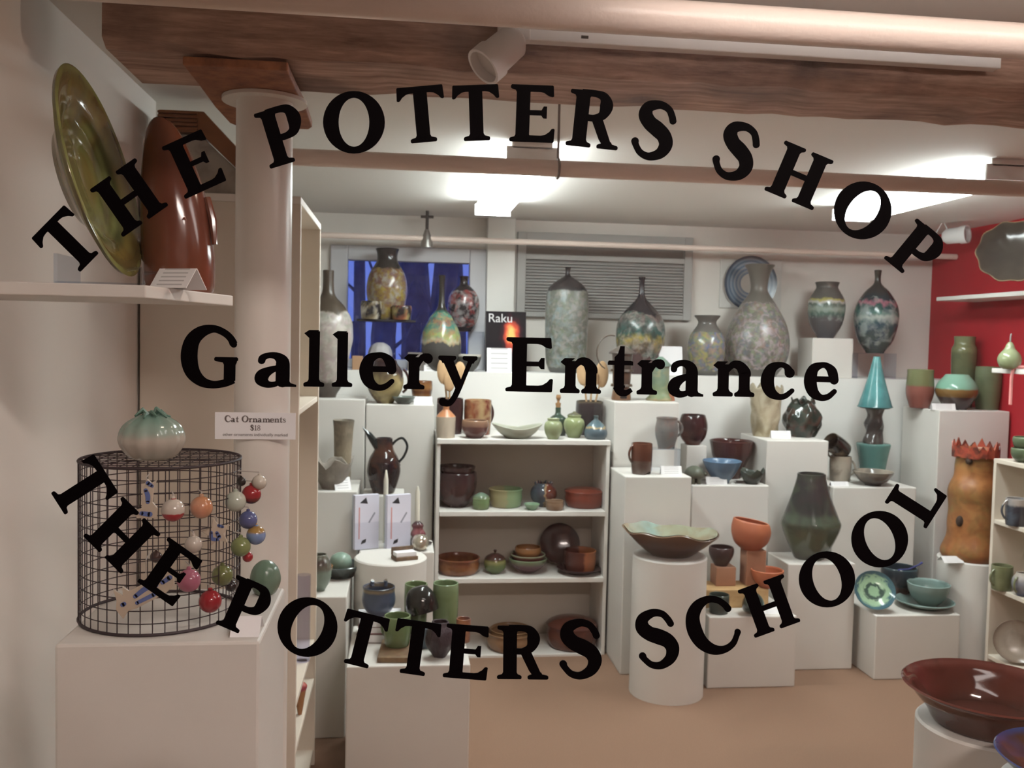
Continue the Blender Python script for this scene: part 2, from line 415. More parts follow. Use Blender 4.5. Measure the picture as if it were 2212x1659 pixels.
# pale pillar strip between window and louvers
px0, px1 = Xat(1051, YB-.06, 1.9), Xat(1111, YB-.06, 1.9)
struct(MB().box(px0, px1, YB-.07, YB, ZL, ZC).build('trim_1', plain('pillar_white', 'eae8e2', .6, 1.0), bevel=.004), 'white pilaster right of the dusk window')
# louvered shutter panel
lx0, lx1 = Xat(1115, YB, 1.9), Xat(1490, YB, 1.9); lz0, lz1 = at(1300, 688, YB).z, at(1300, 508, YB).z
lt = thing('louvered_panel', 'grey louvered shutter panel on the wall behind the speckled bottle vase', 'shutter', ((lx0+lx1)/2, YB, lz0))
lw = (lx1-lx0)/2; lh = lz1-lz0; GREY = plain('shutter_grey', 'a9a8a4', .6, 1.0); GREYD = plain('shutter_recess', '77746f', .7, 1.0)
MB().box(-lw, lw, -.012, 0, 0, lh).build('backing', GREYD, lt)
for a, b, c, d in ((-lw, -lw+.05, 0, lh), (lw-.05, lw, 0, lh), (-lw+.05, lw-.05, 0, .03), (-lw+.05, lw-.05, lh-.06, lh), (-lw+.05, lw-.05, lh*.68, lh*.68+.03)):
    MB().box(a, b, -.04, -.012, c, d).build('shutter_frame', GREY, lt, bevel=.003)
slat = MB().add([(-lw+.052, -.036, 0), (lw-.052, -.036, 0), (lw-.052, -.013, .014), (-lw+.052, -.013, .014), (-lw+.052, -.036, .004), (lw-.052, -.036, .004), (lw-.052, -.013, .018), (-lw+.052, -.013, .018)],
                [(0,1,2,3),(7,6,5,4),(0,4,5,1),(1,5,6,2),(2,6,7,3),(3,7,4,0)])
s0 = None; nsl = 17
for i in range(nsl):
    zz = .034+i*(lh*.68-.055)/(nsl-1)
    if s0 is None: s0 = slat.build('slat', GREY, lt, loc=(0, 0, zz))
    else:
        q = s0.copy(); COL.objects.link(q); q.parent = lt; q.location = (0, 0, zz)

# storefront glass in its frame, wall around it and the hallway on this side
gx0, gx1, gz0, gz1 = -.745, 2.0, .35, 2.16
gt = thing('window_2', 'large shop window pane carrying the black lettering', None, ((gx0+gx1)/2, YG, gz0)); gt['kind'] = 'structure'
gw = (gx1-gx0)/2; gh = gz1-gz0
MB().box(-gw, gw, -.003, .003, 0, gh).build('window_pane', clear('shop_window_glass', (.965, .96, .955), 1.5, 1.5), gt)
FW = plain('window_trim_white', 'd8d0c8', .5, 1.0)
for a, b, c, d in ((-gw-.06, -gw, -.06, gh+.06), (gw, gw+.06, -.06, gh+.06), (-gw, gw, -.06, 0), (-gw, gw, gh, gh+.06)):
    MB().box(a, b, -.05, .03, c, d).build('window_frame', FW, gt, bevel=.004)
HALLW = plain('hall_wall_paint', '94827a', .85, 1.0); HZ = 3.0
fwall = MB().box(-2.2, gx0-.06, YG-.05, YG+.03, 0, HZ).box(gx1+.06, 4.2, YG-.05, YG+.03, 0, HZ).box(gx0-.06, gx1+.06, YG-.05, YG+.03, 0, gz0-.06).box(gx0-.06, gx1+.06, YG-.05, YG+.03, gz1+.06, HZ)
struct(fwall.build('wall_front', HALLW), 'wall around the shop window')
struct(MB().box(-2.2, 4.2, -2.0, YG-.05, -.1, 0).build('floor_hall', plain('hall_floor', '8a7468', .6, 1.0)))
struct(MB().box(-2.2, 4.2, -2.0, YG-.05, HZ, HZ+.1).build('ceiling_hall', CEILW))
struct(MB().box(-2.2, 4.2, -2.1, -2.0, 0, HZ).build('wall_hall_back', HALLW))
struct(MB().box(-2.3, -2.2, -2.1, YG+.03, 0, HZ).build('wall_hall_left', HALLW))
struct(MB().box(4.2, 4.3, -2.1, YG+.03, 0, HZ).build('wall_hall_right', HALLW))

# fluorescent ceiling fixtures with a wraparound lens
LENS = emit('fluorescent_lens', (.90, 1.0, 1.0), LENS_POWER); LENSN = emit('fluorescent_lens_by_glass', (1.0, .92, .88), NEAR_POWER); LENSH = emit('hall_lens', (1.0, .89, .83), HALL_POWER)
def fixture(label, cx, cy, L_, w, zc, lens, alongx=False, drop=.075):
    t = thing('fluorescent_fixture', label, 'ceiling light', (cx, cy, zc), 'fluorescent ceiling fixtures', (0, 0, math.pi/2 if alongx else 0))
    MB().box(-w*.42, w*.42, -L_/2, L_/2, -.03, 0).build('housing', METALW, t, bevel=.003)
    p = [(-w/2, -.03), (w/2, -.03), (w/2, -.055), (w*.40, -drop), (-w*.40, -drop), (-w/2, -.055)]
    MB().prism(p, -L_/2+.012, L_/2-.012, lambda u, v, d: (u, d, v)).build('lens', lens, t, smooth=20)
    for sgn in (-1, 1):
        MB().box(-w/2-.004, w/2+.004, sgn*(L_/2-.006)-.006, sgn*(L_/2-.006)+.006, -drop-.003, -.02).build('end_cap', METALW if True else lens, t, bevel=.002)
zf = ZC-.075
pA = onz(1074, 466, zf); pB = onz(1135, 350, zf)
fixture('lit fluorescent fixture on the ceiling above the center shelves', (pA.x+pB.x)/2, (pA.y+pB.y)/2, pA.y-pB.y, .175, ZC, LENS)
pA = onz(1880, 479, zf); pB = onz(2127, 385, zf)
fixture('lit fluorescent fixture on the ceiling near the red wall', (pA.x+pB.x)/2, (pA.y+pB.y)/2, pA.y-pB.y, .19, ZC, LENS)
fixture('fluorescent fixture close behind the shop window', 1.0, 1.38, 1.22, .20, ZC, LENSN, True)
fixture('fluorescent fixture on the hallway ceiling', 1.2, -.95, 1.22, .22, HZ, LENSH, True)

# heavy timber beam, its column and saddle
WOODB = wood('old_beam_wood', '7c5a4c', 'cca690', extra='5c463c')
zb = at(1100, 151, 1.95).z
bx0 = Xat(228, 1.95, zb)
mb = MB(); nx, rng = 60, random.Random(3)
prof = [(1.95, zb+.02), (1.965, zb), (2.2, zb), (2.225, zb+.015), (2.225, ZC-.001), (1.95, ZC-.001)]
vs = []; fs = []
for i in range(nx+1):
    x = bx0+(XR-bx0)*i/nx
    for j, (yy, zz) in enumerate(prof):
        jx = rng.uniform(-.006, .006); lim = j < 4
        vs.append((x+(jx*2 if i == 0 else 0), yy+(jx if j in (0, 1, 2, 3) else 0), min(zz+(rng.uniform(-.004, .004) if lim else 0), ZC-.001)))
for i in range(nx):
    for j in range(6):
        k = (j+1) % 6; fs.append((i*6+j, (i+1)*6+j, (i+1)*6+k, i*6+k))
fs.append(tuple(range(5, -1, -1))); fs.append(tuple(nx*6+j for j in range(6)))
tag(mb.add(vs, fs).build('timber_beam', WOODB), 'weathered brown timber beam spanning below the ceiling', 'beam')
YCOL = 2.2; xc = Xat(569, YCOL, 1.75); rc = 118/2*depth((xc, YCOL, 1.7))/FPX
ct = thing('support_column', 'white round steel column with a cap plate under the timber beam', 'column', (xc, YCOL, 0))
COLW = plain('column_white', 'e6e0d8', .3, 1.0); zp = zb-.034
MB().lathe([(0,0),(rc,0),(rc,zp),(0,zp)], 40).build('shaft', COLW, ct, smooth=30)
MB().lathe([(0,zp),(rc*1.5,zp),(rc*1.5,zp+.008),(0,zp+.008)], 40).build('cap_plate', COLW, ct, smooth=30)
SADW = wood('saddle_wood', '6a3a22', 'a8683c', (6, 6, 3))
sl, sr = Xat(394, 1.955, zb), Xat(622, 1.955, zb)
sad = [(sl, 1.955), (sr, 1.955), (sr, 2.1), (sr+.004, 2.3), (sr, 2.47), (sr-.012, 2.5), (sl+.012, 2.5), (sl, 2.47), (sl-.004, 2.3), (sl, 2.1)]
tag(MB().prism(sad, 0, .018, lambda u, v, d: (u-xc, v-YCOL, d)).build('beam_saddle', SADW, loc=(xc, YCOL, zb-.025), bevel=.003), 'rust-brown bolster plate between the white column and the beam', 'bracket')

# painted pipes under the ceiling
PIPEW = plain('pipe_paint', 'ead8cc', .3, 1.0, bump=.12, bscale=90)
def pipe(label, Y, pyL, xL, xR_, r, refpx):
    z = at(refpx, pyL, Y).z
    o = MB().tube([(xL, 0, 0), (xR_, 0, 0)], r, 20).build('ceiling_pipe', PIPEW, loc=(0, Y, z), smooth=True)
    tag(o, label, 'pipe', 'painted pipes below the ceiling'); return z
zp1 = pipe('thick glossy cream pipe in front of the timber beam', 1.70, 18, XA, XR, .033, 1106)
zp2 = pipe('shaded cream pipe crossing below the center ceiling light', 2.75, 360, -.45, XR, .0245, 1106)
xe = Xat(2072, 5.2, 2.05)
zp3 = pipe('thin white pipe in front of the dusk window and louvers', 5.2, 532, -1.6, xe, .0165, 1400)
# hanger ring on the middle pipe
xh = Xat(1205, 2.75, zp2)
ht = thing('pipe_hanger', 'dark pipe hanger holding the shaded pipe from the ceiling', 'hanger', (xh, 2.75, zp2))
RUST = plain('hanger_metal', '6d625a', .5, 1.0, metal=.4)
MB().tube([(.0, .028*math.cos(a), .028*math.sin(a)) for a in [2*math.pi*i/20 for i in range(20)]], .004, 6, True).build('ring', RUST, ht, smooth=True)
MB().tube([(.0, 0, .03), (0, 0, ZC-zp2-.001)], .004, 6).build('rod', RUST, ht, smooth=True)
# sprinkler valve on the thin pipe
xs = Xat(922, 5.2, zp3)
vt = thing('sprinkler_valve', 'small sprinkler head with dark fitting on the thin pipe', 'sprinkler', (xs, 5.2, zp3))
MB().lathe([(0,-.05),(.035,-.05),(.03,-.01),(.022,.02),(.012,.05),(0,.05)], 16).build('head', STEEL, vt, smooth=True)
DARKM = plain('dark_fitting', '2c2826', .5, 1.0)
MB().tube([(0, 0, .05), (0, 0, ZC-zp3-.001)], .009, 8).build('stem', DARKM, vt, smooth=True)
MB().tube([(-.035, 0, .12), (.035, 0, .12)], .008, 8).build('cross_bar', DARKM, vt, smooth=True)

# track light rail on the beam with a spot head
ytr = 1.945; a = at(1075, 75, ytr-.02); b = at(2150, 128, ytr-.02)
zt = (at(1075, 72, ytr-.02).z+at(2150, 120, ytr-.02).z)/2; zt = at(1500, 93, ytr-.02).z
tr = thing('track_light_rail', 'white track light rail fixed along the timber beam', 'track light', (a.x, ytr-.012, zt))
Lr = b.x-a.x
MB().box(0, Lr, -.03, .0, -.021, .021).build('rail', METALW, tr, bevel=.002)
MB().box(.08, Lr-.06, -.0312, -.0298, .004, .009).build('slot', HOLE, tr)
MB().box(.17, .185, -.0312, -.0298, -.012, -.006).build('screw_slot', HOLE, tr)
def spot(label, base, aim, s=1.0, nm='track_spotlight'):
    d = Vector(aim).normalized(); t = thing(nm, label, 'spotlight', base)
    R = Vector((0, 0, 1)).rotation_difference(d).to_matrix().to_4x4()
    c = d*.05*s
    m = MB().lathe([(0,-.045*s),(.022*s,-.045*s),(.034*s,-.03*s),(.036*s,.03*s),(.040*s,.031*s),(.040*s,.06*s),(.034*s,.06*s),(.033*s,.04*s),(0,.03*s)], 24)
    m.xform(Matrix.Translation(c) @ R).build('lamp_head', METALW, t, smooth=40)
    m = MB().lathe([(0,.041*s),(.033*s,.041*s),(0,.043*s)], 24); m.xform(Matrix.Translation(c) @ R).build('lamp_glass', plain('lamp_glass', 'cfcac4', .2, 1.0), t, smooth=True)
    return t
p = at(1122, 78, 1.89)
sp = spot('white spotlight head at the end of the track rail on the beam', p, (-.75, -.3, -.75), 1.0)
MB().box(-.022, .022, -.01, .02, -.01, .03).build('mount', METALW, sp, bevel=.003)
ld = bpy.data.lights.new('track_lamp', 'SPOT'); ld.energy = 2.2; ld.color = (1.0, .78, .62); ld.spot_size = math.radians(95); ld.spot_blend = .6; ld.shadow_soft_size = .02
lo_ = bpy.data.objects.new('track_lamp', ld); COL.objects.link(lo_); lo_.parent = sp; dv_ = Vector((-.75, -.3, -.75)).normalized(); lo_.location = dv_*.125
lo_.rotation_euler = Vector((0, 0, -1)).rotation_difference((Vector((-.72, 1.62, 1.72))-p-dv_*.125).normalized()).to_euler()
# second spot by the red wall, hung from the pipe end
p = at(2036, 512, 4.9)
sp = spot('white cylinder spotlight hanging in front of the red wall', p, (.55, -.8, .05), 1.25)
MB().tube([(-.04, 0, .02), (0, 0, .09), (.04, 0, .02)], .004, 6).build('bracket', METALW, sp, smooth=True)
MB().tube([(0, 0, .09), (0, 0, ZC-p.z-.001)], .004, 6).build('drop_rod', METALW, sp, smooth=True)

# outside: ground and dusk trees
struct(MB().box(-8, 8, YB+.12, 22, -.6, -.4).build('ground_outside', plain('outside_ground', '1c2433', .9, 1.0)))
BARK = plain('tree_bark', '565f74', .9, 1.0, noise=.3)
TR = [(-.80, 8.6, .09, 'dark trunk at the left edge of the dusk window'), (-.45, 9.6, .07, 'slim dark trunk left of the yellow vase in the window'), (-.12, 8.2, .12, 'dark trunk just left behind the yellow vase'), (.13, 10.5, .20, 'broad dark trunk behind the yellow vase'),
      (.40, 8.7, .16, 'broad dark trunk right of the yellow vase'), (.62, 11.4, .14, 'dark trunk between the yellow vase and the long-necked bottle'), (.80, 8.4, .08, 'slim trunk behind the long-necked bottle'), (1.02, 9.8, .12, 'dark trunk behind the round red and black vase'), (1.30, 11.0, .13, 'dark trunk at the right edge of the dusk window')]
for i, (tx, ty, tr_, lb) in enumerate(TR):
    t = thing('tree', lb, 'tree', (tx, ty, -.4), 'dusk trees outside the window'); rg = random.Random(i+20)
    MB().tube([(rg.uniform(-.05, .05), 0, z_) for z_ in (0, 1, 2, 3.2, 4.5)], [tr_*1.15, tr_, tr_*.9, tr_*.75, tr_*.5], 8).build('trunk', BARK, t, smooth=True)
    for k in range(9):
        z_ = 1.3+k*.28; sg = rg.choice((-1, 1)); l = rg.uniform(.12, .34)
        MB().tube([(0, 0, z_), (sg*l*.5, rg.uniform(-.05, .05), z_+.12), (sg*l, rg.uniform(-.08, .08), z_+rg.uniform(.2, .5))], [.022, .014, .005], 6).build('branch', BARK, t, smooth=True)

# ================================================================== PLINTHS AND SHELVES
zL1 = plinth('near white plinth carrying the round wire cage', 117, 561, 1389, 1.55, .33)
zL2 = plinth('tall narrow white plinth under the brown-necked bottle at the tall shelf unit', 640, 789, 862, 4.72, .32)
zL3 = plinth('tall white plinth behind the dark pitcher, left of the center shelves', 790.5, 938, 874, 4.72, .32)
zL4 = plinth('white plinth under the grey shell dish and slab vase', 640, 772, 1062, 4.32, .36)
zL5 = plinth('white plinth directly under the dark pitcher', 782, 873, 1071, 4.47, .22)
zL9 = plinth('low white plinth holding the brochure holders', 776, 938, 1193, 4.20, .25)
zL6 = plinth('low white plinth with the dark dish and green ball', 600, 749, 1290, 3.66, .56)
zL8 = plinth('wide white plinth in front with the green mugs', 748, 1016, 1438, 3.20, .46)
zL7 = round_plinth('round white plinth with the card holder on top', 844, 1202, 3.98, .155)
zR1 = plinth('tall white plinth under the brown lantern and green house', 1328, 1467, 869, 4.62, .40)
zR2 = plinth('white plinth with the brown mug in front of the lantern plinth', 1351, 1494.5, 1030, 4.28, .33)
zR3 = plinth('white plinth under the blue bowl', 1495.5, 1662, 1049, 4.55, .40)
zR4 = plinth('white plinth carrying the crumpled cream and dark green vases', 1657, 1790.5, 952, 4.61, .38)
zR5 = plinth('white plinth under the turquoise cone sculpture', 1801, 1980, 1053, 4.58, .42)
zR6 = plinth('white plinth under the tall folded dark green vase', 1703, 1849, 1218, 4.29, .26)
zR7 = plinth('low white plinth with terracotta bowls and wooden blocks', 1532, 1722, 1332, 4.08, .42)
zR8 = plinth('low white plinth with the pale blue bowl and saucer', 1893, 2075, 1329, 4.14, .38)
zR9 = plinth('tall white plinth with green vases beside the red wall', 2029, 2182, 888, 4.62, .36)
zC1 = round_plinth('round white plinth under the wide freeform dish', 1447, 1198, 4.06, .168)
zR10 = round_plinth('round white plinth under the orange tower vase', 2101, 1204, 4.35, .166)
zN1 = round_plinth('near round white plinth under the big brown bowl', 2135, 1562, 2.2, .175)
zN2 = round_plinth('low round white plinth at the lower right corner under the blue dish', 2330, 1700, 1.78, .15)

def shelf_mat(): return WHITE
# center shelf unit
YS = 4.55; sx0, sx1 = Xat(941, YS, .7), Xat(1315, YS, .7)
zs = [at(1128, y, YS).z for y in (950, 1105, 1249, 1414)]
st = thing('open_shelf_unit', 'white open shelf unit full of brown and green pots in the middle', 'shelf unit', ((sx0+sx1)/2, YS, 0)); sw = (sx1-sx0)/2
MB().box(-sw, -sw+.018, .012, .34, 0, zs[0]-.025).build('side_panel', WHITE, st, bevel=.002)
MB().box(sw-.018, sw, .012, .34, 0, zs[0]-.025).build('side_panel', WHITE, st, bevel=.002)
MB().box(-sw+.018, sw-.018, .325, .34, 0, zs[0]-.025).build('back_panel', plain('shelf_back', 'c8bfb2', .7, 1.0), st)
for i, z in enumerate(zs):
    if i == 0: MB().box(-sw, sw, 0, .49, z-.025, z).build('shelf', WHITE, st, bevel=.003)
    else: MB().box(-sw+.018, sw-.018, 0, .325, z-.025, z).build('shelf', WHITE, st, bevel=.003)
MB().box(-sw+.018, sw-.018, .05, .065, 0, zs[3]-.025).build('kick_board', plain('kick_dark', '5a4034', .8, 1.0), st)

# tall cream unit against the side wall, open towards the room
Yu0, Yu1 = 2.78, 3.45; xu = Xat(690, Yu1, 1.5); zu = at(692, 484, Yu1).z
ut = thing('tall_shelf_unit', 'tall cream shelf unit seen end-on behind the round column', 'shelf unit', (xu, Yu0, 0)); du = XA+.008-xu
MB().box(du, 0, 0, .02, 0, zu-.022).build('end_panel', CREAM, ut, bevel=.002)
MB().box(du, 0, Yu1-Yu0-.02, Yu1-Yu0, 0, zu-.022).build('end_panel', CREAM, ut, bevel=.002)
MB().box(du, 0, 0, Yu1-Yu0, zu-.022, zu).build('top_panel', plain('unit_top', 'efe9e0', .6, 1.0), ut, bevel=.002)
MB().box(du, du+.012, .02, Yu1-Yu0-.02, 0, zu-.022).build('back_panel', CREAM, ut)
zus = [at(688, y, Yu1-.03).z for y in (857, 1382)]+[.33, .06]
for z in zus: MB().box(du+.012, -.004, .02, Yu1-Yu0-.02, z-.018, z).build('shelf', CREAM, ut, bevel=.002)
hm = MB()
hole = None
for k in range(22):
    z = .35+k*.075
    if any(abs(z-q+.009) < .02 for q in zus): continue
    if hole is None:
        hole = MB().lathe([(0,0),(.004,0),(.004,.001),(0,.001)], 8).xform(Matrix.Rotation(math.pi/2, 4, 'X')).build('pin_hole', HOLE, ut, loc=(-.10, Yu1-Yu0-.0195, z))
    else:
        q = hole.copy(); COL.objects.link(q); q.parent = ut; q.location = (-.10, Yu1-Yu0-.0195, z)
# unit along the red wall, open front
Yv1 = 4.12; xv = Xat(2143, Yv1, .9); zv = at(2143, 990, Yv1).z; Lv = 1.15
vt = thing('side_shelf_unit', 'white shelf unit with mugs along the red wall', 'shelf unit', (xv, Yv1-Lv, 0)); dv = .30
MB().box(0, dv, Lv-.02, Lv, 0, zv-.02).build('end_panel', CREAM, vt, bevel=.002)
MB().box(0, dv, 0, .02, 0, zv-.02).build('end_panel', CREAM, vt, bevel=.002)
MB().box(0, dv, 0, Lv, zv-.02, zv).build('top_panel', CREAM, vt, bevel=.002)
MB().box(dv-.012, dv, .02, Lv-.02, 0, zv-.02).build('back_panel', CREAM, vt)
zvs = [at(2143, y, Yv1).z for y in (1120, 1262)]+[.13]
for z in zvs: MB().box(.003, dv-.012, .02, Lv-.02, z-.02, z).build('shelf', CREAM, vt, bevel=.002)

# shelves on the red wall
def wall_shelf(label, px, py, Ye, Y0, dp, th, name='wall_shelf', mat=WHITE):
    x = XR-dp; z = at(px, py, Ye).z
    o = MB().box(0, dp, 0, Ye-Y0, -th, 0).build(name, mat, loc=(x, Y0, z), bevel=.002); tag(o, label, 'shelf'); return z, x
YF = 5.0
d1 = XR-Xat(2022, YF, 1.85); zWS1, xWS1 = wall_shelf('long white shelf on the red wall under the scalloped plate', 2022, 642, YF, 3.2, d1, .022)
d2 = XR-Xat(2141, 4.2, 1.45); zWS2, xWS2 = wall_shelf('short white shelf on the red wall with the pale green pear', 2141, 795, 4.2, 3.2, d2, .022)
# shelf on the near side wall
c1 = at(315, 616, 1.5); c2 = at(504, 641, 1.83)
zS = c1.z
poly = [(XA, 1.5), (c1.x, 1.5), (Xat(504, 1.83, zS), 1.83), (XA, 1.83)]
o = MB().prism(poly, zS-.02, zS, lambda u, v, d: (u, v, d)).build('wall_shelf', WHITE, bevel=.002)
tag(o, 'white shelf on the near side wall under the green platter', 'shelf')

# ================================================================== LETTERING ON THE GLASS
def ribbon(P, n=8, cap=True):
    Q = [(x, y, w*1.16+.016) for x, y, w in crom(P, n)]; L_, R_ = [], []
    for i, (x, y, w) in enumerate(Q):
        a = Q[max(i-1, 0)]; b = Q[min(i+1, len(Q)-1)]; dx, dy = b[0]-a[0], b[1]-a[1]; l = math.hypot(dx, dy) or 1
        nx, ny = -dy/l, dx/l; L_.append((x+nx*w/2, y+ny*w/2)); R_.append((x-nx*w/2, y-ny*w/2))
    quads = [[R_[i], R_[i+1], L_[i+1], L_[i]] for i in range(len(Q)-1)]
    if cap:
        for (x, y, w) in (Q[0], Q[-1]):
            quads.append([(x+w/2*math.cos(t*math.pi/6), y+w/2*math.sin(t*math.pi/6)) for t in range(12)])
    return quads
def oval(cx, cy, rx, ry, ix, iy, tilt=0, n=40):
    t = math.radians(tilt); ct, st = math.cos(t), math.sin(t)
    O = [(cx+rx*math.cos(a), cy+ry*math.sin(a)) for a in [2*math.pi*i/n for i in range(n)]]
    I = [(cx+ix*math.cos(a)*ct-iy*math.sin(a)*st, cy+ix*math.cos(a)*st+iy*math.sin(a)*ct) for a in [2*math.pi*i/n for i in range(n)]]
    return [[O[i], O[(i+1) % n], I[(i+1) % n], I[i]] for i in range(n)]
def serif(xl, xr, y, s, x0, x1):
    """bracketed rounded slab serif from xl to xr at height y (s=+1 grows up, -1 down) under stem x0..x1"""
    e = .018
    return [[(xl+e, y), (xr-e, y), (xr, y+s*e), (xr, y+s*.055), (xr-.02, y+s*.072), (x1+.02, y+s*.092), (x1, y+s*.13), (x0, y+s*.13), (x0-.02, y+s*.092), (xl+.02, y+s*.072), (xl, y+s*.055), (xl, y+s*e)]]
def stem(x0, x1, y0=0, y1=1, b=None, t=None):
    P = [[(x0, y0), (x1, y0), (x1, y1), (x0, y1)]]
    if b: P += serif(x0-b[0], x1+b[1], y0, 1, x0, x1)
    if t: P += serif(x0-t[0], x1+t[1], y1, -1, x0, x1)
    return P
def arm(x0, x1, y, s, th=.118, drop=.16):
    """horizontal arm of E, L, T ending in a flared tooth; s=-1 tooth points down"""
    return [[(x0, y), (x1-.015, y), (x1, y+s*.015), (x1+.012, y+s*drop*1.45), (x1-.01, y+s*(drop*1.55)), (x1-.045, y+s*drop*1.5), (x1-.09, y+s*(th+.065)), (x1-.17, y+s*(th+.012)), (x1-.24, y+s*th), (x0, y+s*th)]]
G = {}
G['T'] = (.84, arm(.42, .84, 1, -1)+[[(.84-x, y) for x, y in p] for p in arm(.42, .84, 1, -1)]+stem(.295, .545, 0, .95, (.115, .115)))
G['H'] = (.98, stem(.10, .35, 0, 1, (.10, .08), (.10, .08))+stem(.63, .88, 0, 1, (.08, .10), (.08, .10))+[[(.3, .445), (.68, .445), (.68, .55), (.3, .55)]])
def eglyph(w=.80):
    return stem(.10, .35, 0, 1, (.11, .0), (.11, .0))+arm(.2, w-.03, 1, -1, .118, .13)+arm(.2, w, 0, 1, .118, .16)+[[(.3, .47), (.56, .47), (.60, .42), (.66, .42), (.66, .63), (.60, .63), (.56, .56), (.3, .56)]]
G['E'] = (.80, eglyph())
G['L'] = (.80, stem(.10, .35, 0, 1, (.11, .0), (.11, .11))+arm(.2, .80, 0, 1, .118, .19))
G['P'] = (.80, stem(.10, .35, 0, 1, (.11, .11), (.11, .0))+ribbon([(.2,.955,.09),(.46,.955,.09),(.60,.90,.14),(.66,.73,.20),(.60,.54,.14),(.46,.475,.09),(.3,.475,.085)], 8, False))
G['R'] = (.92, stem(.10, .35, 0, 1, (.11, .09), (.11, .0))+ribbon([(.2,.955,.09),(.46,.955,.09),(.60,.905,.13),(.655,.755,.19),(.60,.59,.13),(.46,.525,.09),(.3,.525,.085)], 8, False)
          + [[(.40, .52), (.60, .54), (.80, .1), (.62, .1), (.575, .16)]]+serif(.55, .93, 0, 1, .64, .80))
G['O'] = (1.04, oval(.52, .5, .535, .53, .265, .415, -9))
G['S'] = (.76, ribbon([(.67,.72,.09),(.64,.80,.09),(.56,.915,.09),(.40,.965,.11),(.215,.90,.16),(.175,.755,.20),(.27,.625,.205),(.42,.535,.22),(.56,.43,.205),(.615,.28,.19),(.54,.12,.15),(.36,.035,.105),(.20,.075,.085),(.10,.19,.08),(.07,.26,.10)], 6))
G['C'] = (.92, ribbon([(.83,.71,.10),(.79,.80,.09),(.69,.915,.09),(.52,.975,.10),(.32,.92,.16),(.17,.76,.20),(.125,.52,.225),(.18,.27,.20),(.34,.085,.15),(.54,.025,.10),(.72,.075,.08),(.83,.19,.07),(.87,.25,.085)], 6))
G['G'] = (1.0, [[(.855+.055*math.cos(t*math.pi/6), .715+.055*math.sin(t*math.pi/6)) for t in range(12)]]+ribbon([(.855,.72,.10),(.80,.82,.09),(.69,.915,.09),(.52,.975,.10),(.32,.92,.16),(.17,.76,.20),(.125,.50,.225),(.18,.25,.20),(.33,.085,.14),(.52,.03,.10),(.72,.06,.10),(.86,.12,.10)], 6, False)+[[(.70, .06), (.89, .10), (.89, .44), (.70, .44)]]+serif(.54, .93, .50, -1, .70, .89))
XH = .60   # x-height share
G['l'] = (.40, stem(.10, .31, 0, .98, (.10, .10))+[[(.0, .94), (.12, .84), (.30, 1.0), (.10, 1.0)]])
G['a'] = (.70, ribbon([(.10,.47,.09),(.12,.53,.09),(.22,.575,.08),(.34,.56,.11),(.43,.47,.17),(.44,.3,.18),(.44,.1,.18)], 5)+ribbon([(.42,.36,.07),(.26,.31,.10),(.13,.22,.17),(.11,.12,.18),(.20,.04,.10),(.33,.05,.07),(.42,.13,.06)], 5)+[[(.36,.14),(.53,.14),(.57,.07),(.66,.04),(.66,0),(.46,0),(.38,.05)]])
G['e'] = (.66, ribbon([(.20,.335,.075),(.5,.335,.075)], 2, False)+ribbon([(.56,.33,.13),(.52,.47,.14),(.42,.565,.085),(.31,.575,.08),(.17,.5,.15),(.115,.31,.19),(.17,.12,.16),(.31,.02,.09),(.45,.035,.075),(.57,.13,.06)], 6))
G['c'] = (.62, ribbon([(.51,.44,.14),(.45,.545,.08),(.33,.578,.075),(.18,.50,.15),(.115,.30,.19),(.17,.11,.16),(.31,.02,.09),(.44,.035,.07),(.56,.13,.055)], 6))
G['r'] = (.56, stem(.09, .295, 0, .55, (.09, .10))+[[(.0, .53), (.10, .46), (.28, .60), (.08, .60)]]+ribbon([(.26,.40,.05),(.34,.54,.09),(.45,.53,.14)], 5))
G['n'] = (.76, stem(.09, .295, 0, .55, (.09, .08))+[[(.0, .53), (.10, .46), (.28, .60), (.08, .60)]]+stem(.485, .69, 0, .40, (.08, .09))+ribbon([(.25,.42,.05),(.36,.54,.09),(.49,.53,.13),(.585,.42,.18),(.59,.36,.18)], 5, False))
G['t'] = (.48, [[(.12,.08),(.30,.08),(.30,.86),(.22,.86),(.18,.72),(.12,.66)], [(.0,.52),(.46,.52),(.46,.585),(.42,.60),(.02,.60),(.0,.57)]]+ribbon([(.21,.14,.18),(.24,.05,.12),(.34,.03,.08),(.44,.09,.05)], 5, False))
G['y'] = (.72, [[(.06,.56),(.27,.56),(.46,.14),(.40,.02),(.34,.02)], [(.58,.56),(.68,.56),(.45,.03),(.37,.03)]]+serif(.0, .34, .60, -1, .08, .27)+serif(.46, .74, .60, -1, .57, .67)+ribbon([(.42,.10,.09),(.33,-.10,.08),(.23,-.22,.08),(.12,-.215,.10),(.10,-.20,.11)], 5))
G['o'] = (.66, oval(.33, .30, .32, .31, .155, .235, -6, 24))
G['m'] = (1.1, G['n'][1]+[[(x+.40, y) for x, y in p] for p in stem(.485, .69, 0, .40, (.08, .09))+ribbon([(.25,.42,.05),(.36,.54,.09),(.49,.53,.13),(.585,.42,.18),(.59,.36,.18)], 5, False)])
G['s'] = (.50, [[(x*.62, y*.60) for x, y in p] for p in G['S'][1]])
G['1'] = (.5, stem(.17, .33, 0, .95, (.13, .13))+[[(.02,.78),(.17,.82),(.33,.97),(.22,.97)]])
G['8'] = (.62, oval(.30, .25, .29, .26, .16, .17, 0, 24)+oval(.30, .73, .25, .25, .13, .16, 0, 24))
G['$'] = (.70, [[(x*.9, y) for x, y in p] for p in G['S'][1]]+[[(.31,-.1),(.38,-.1),(.38,1.1),(.31,1.1)]])
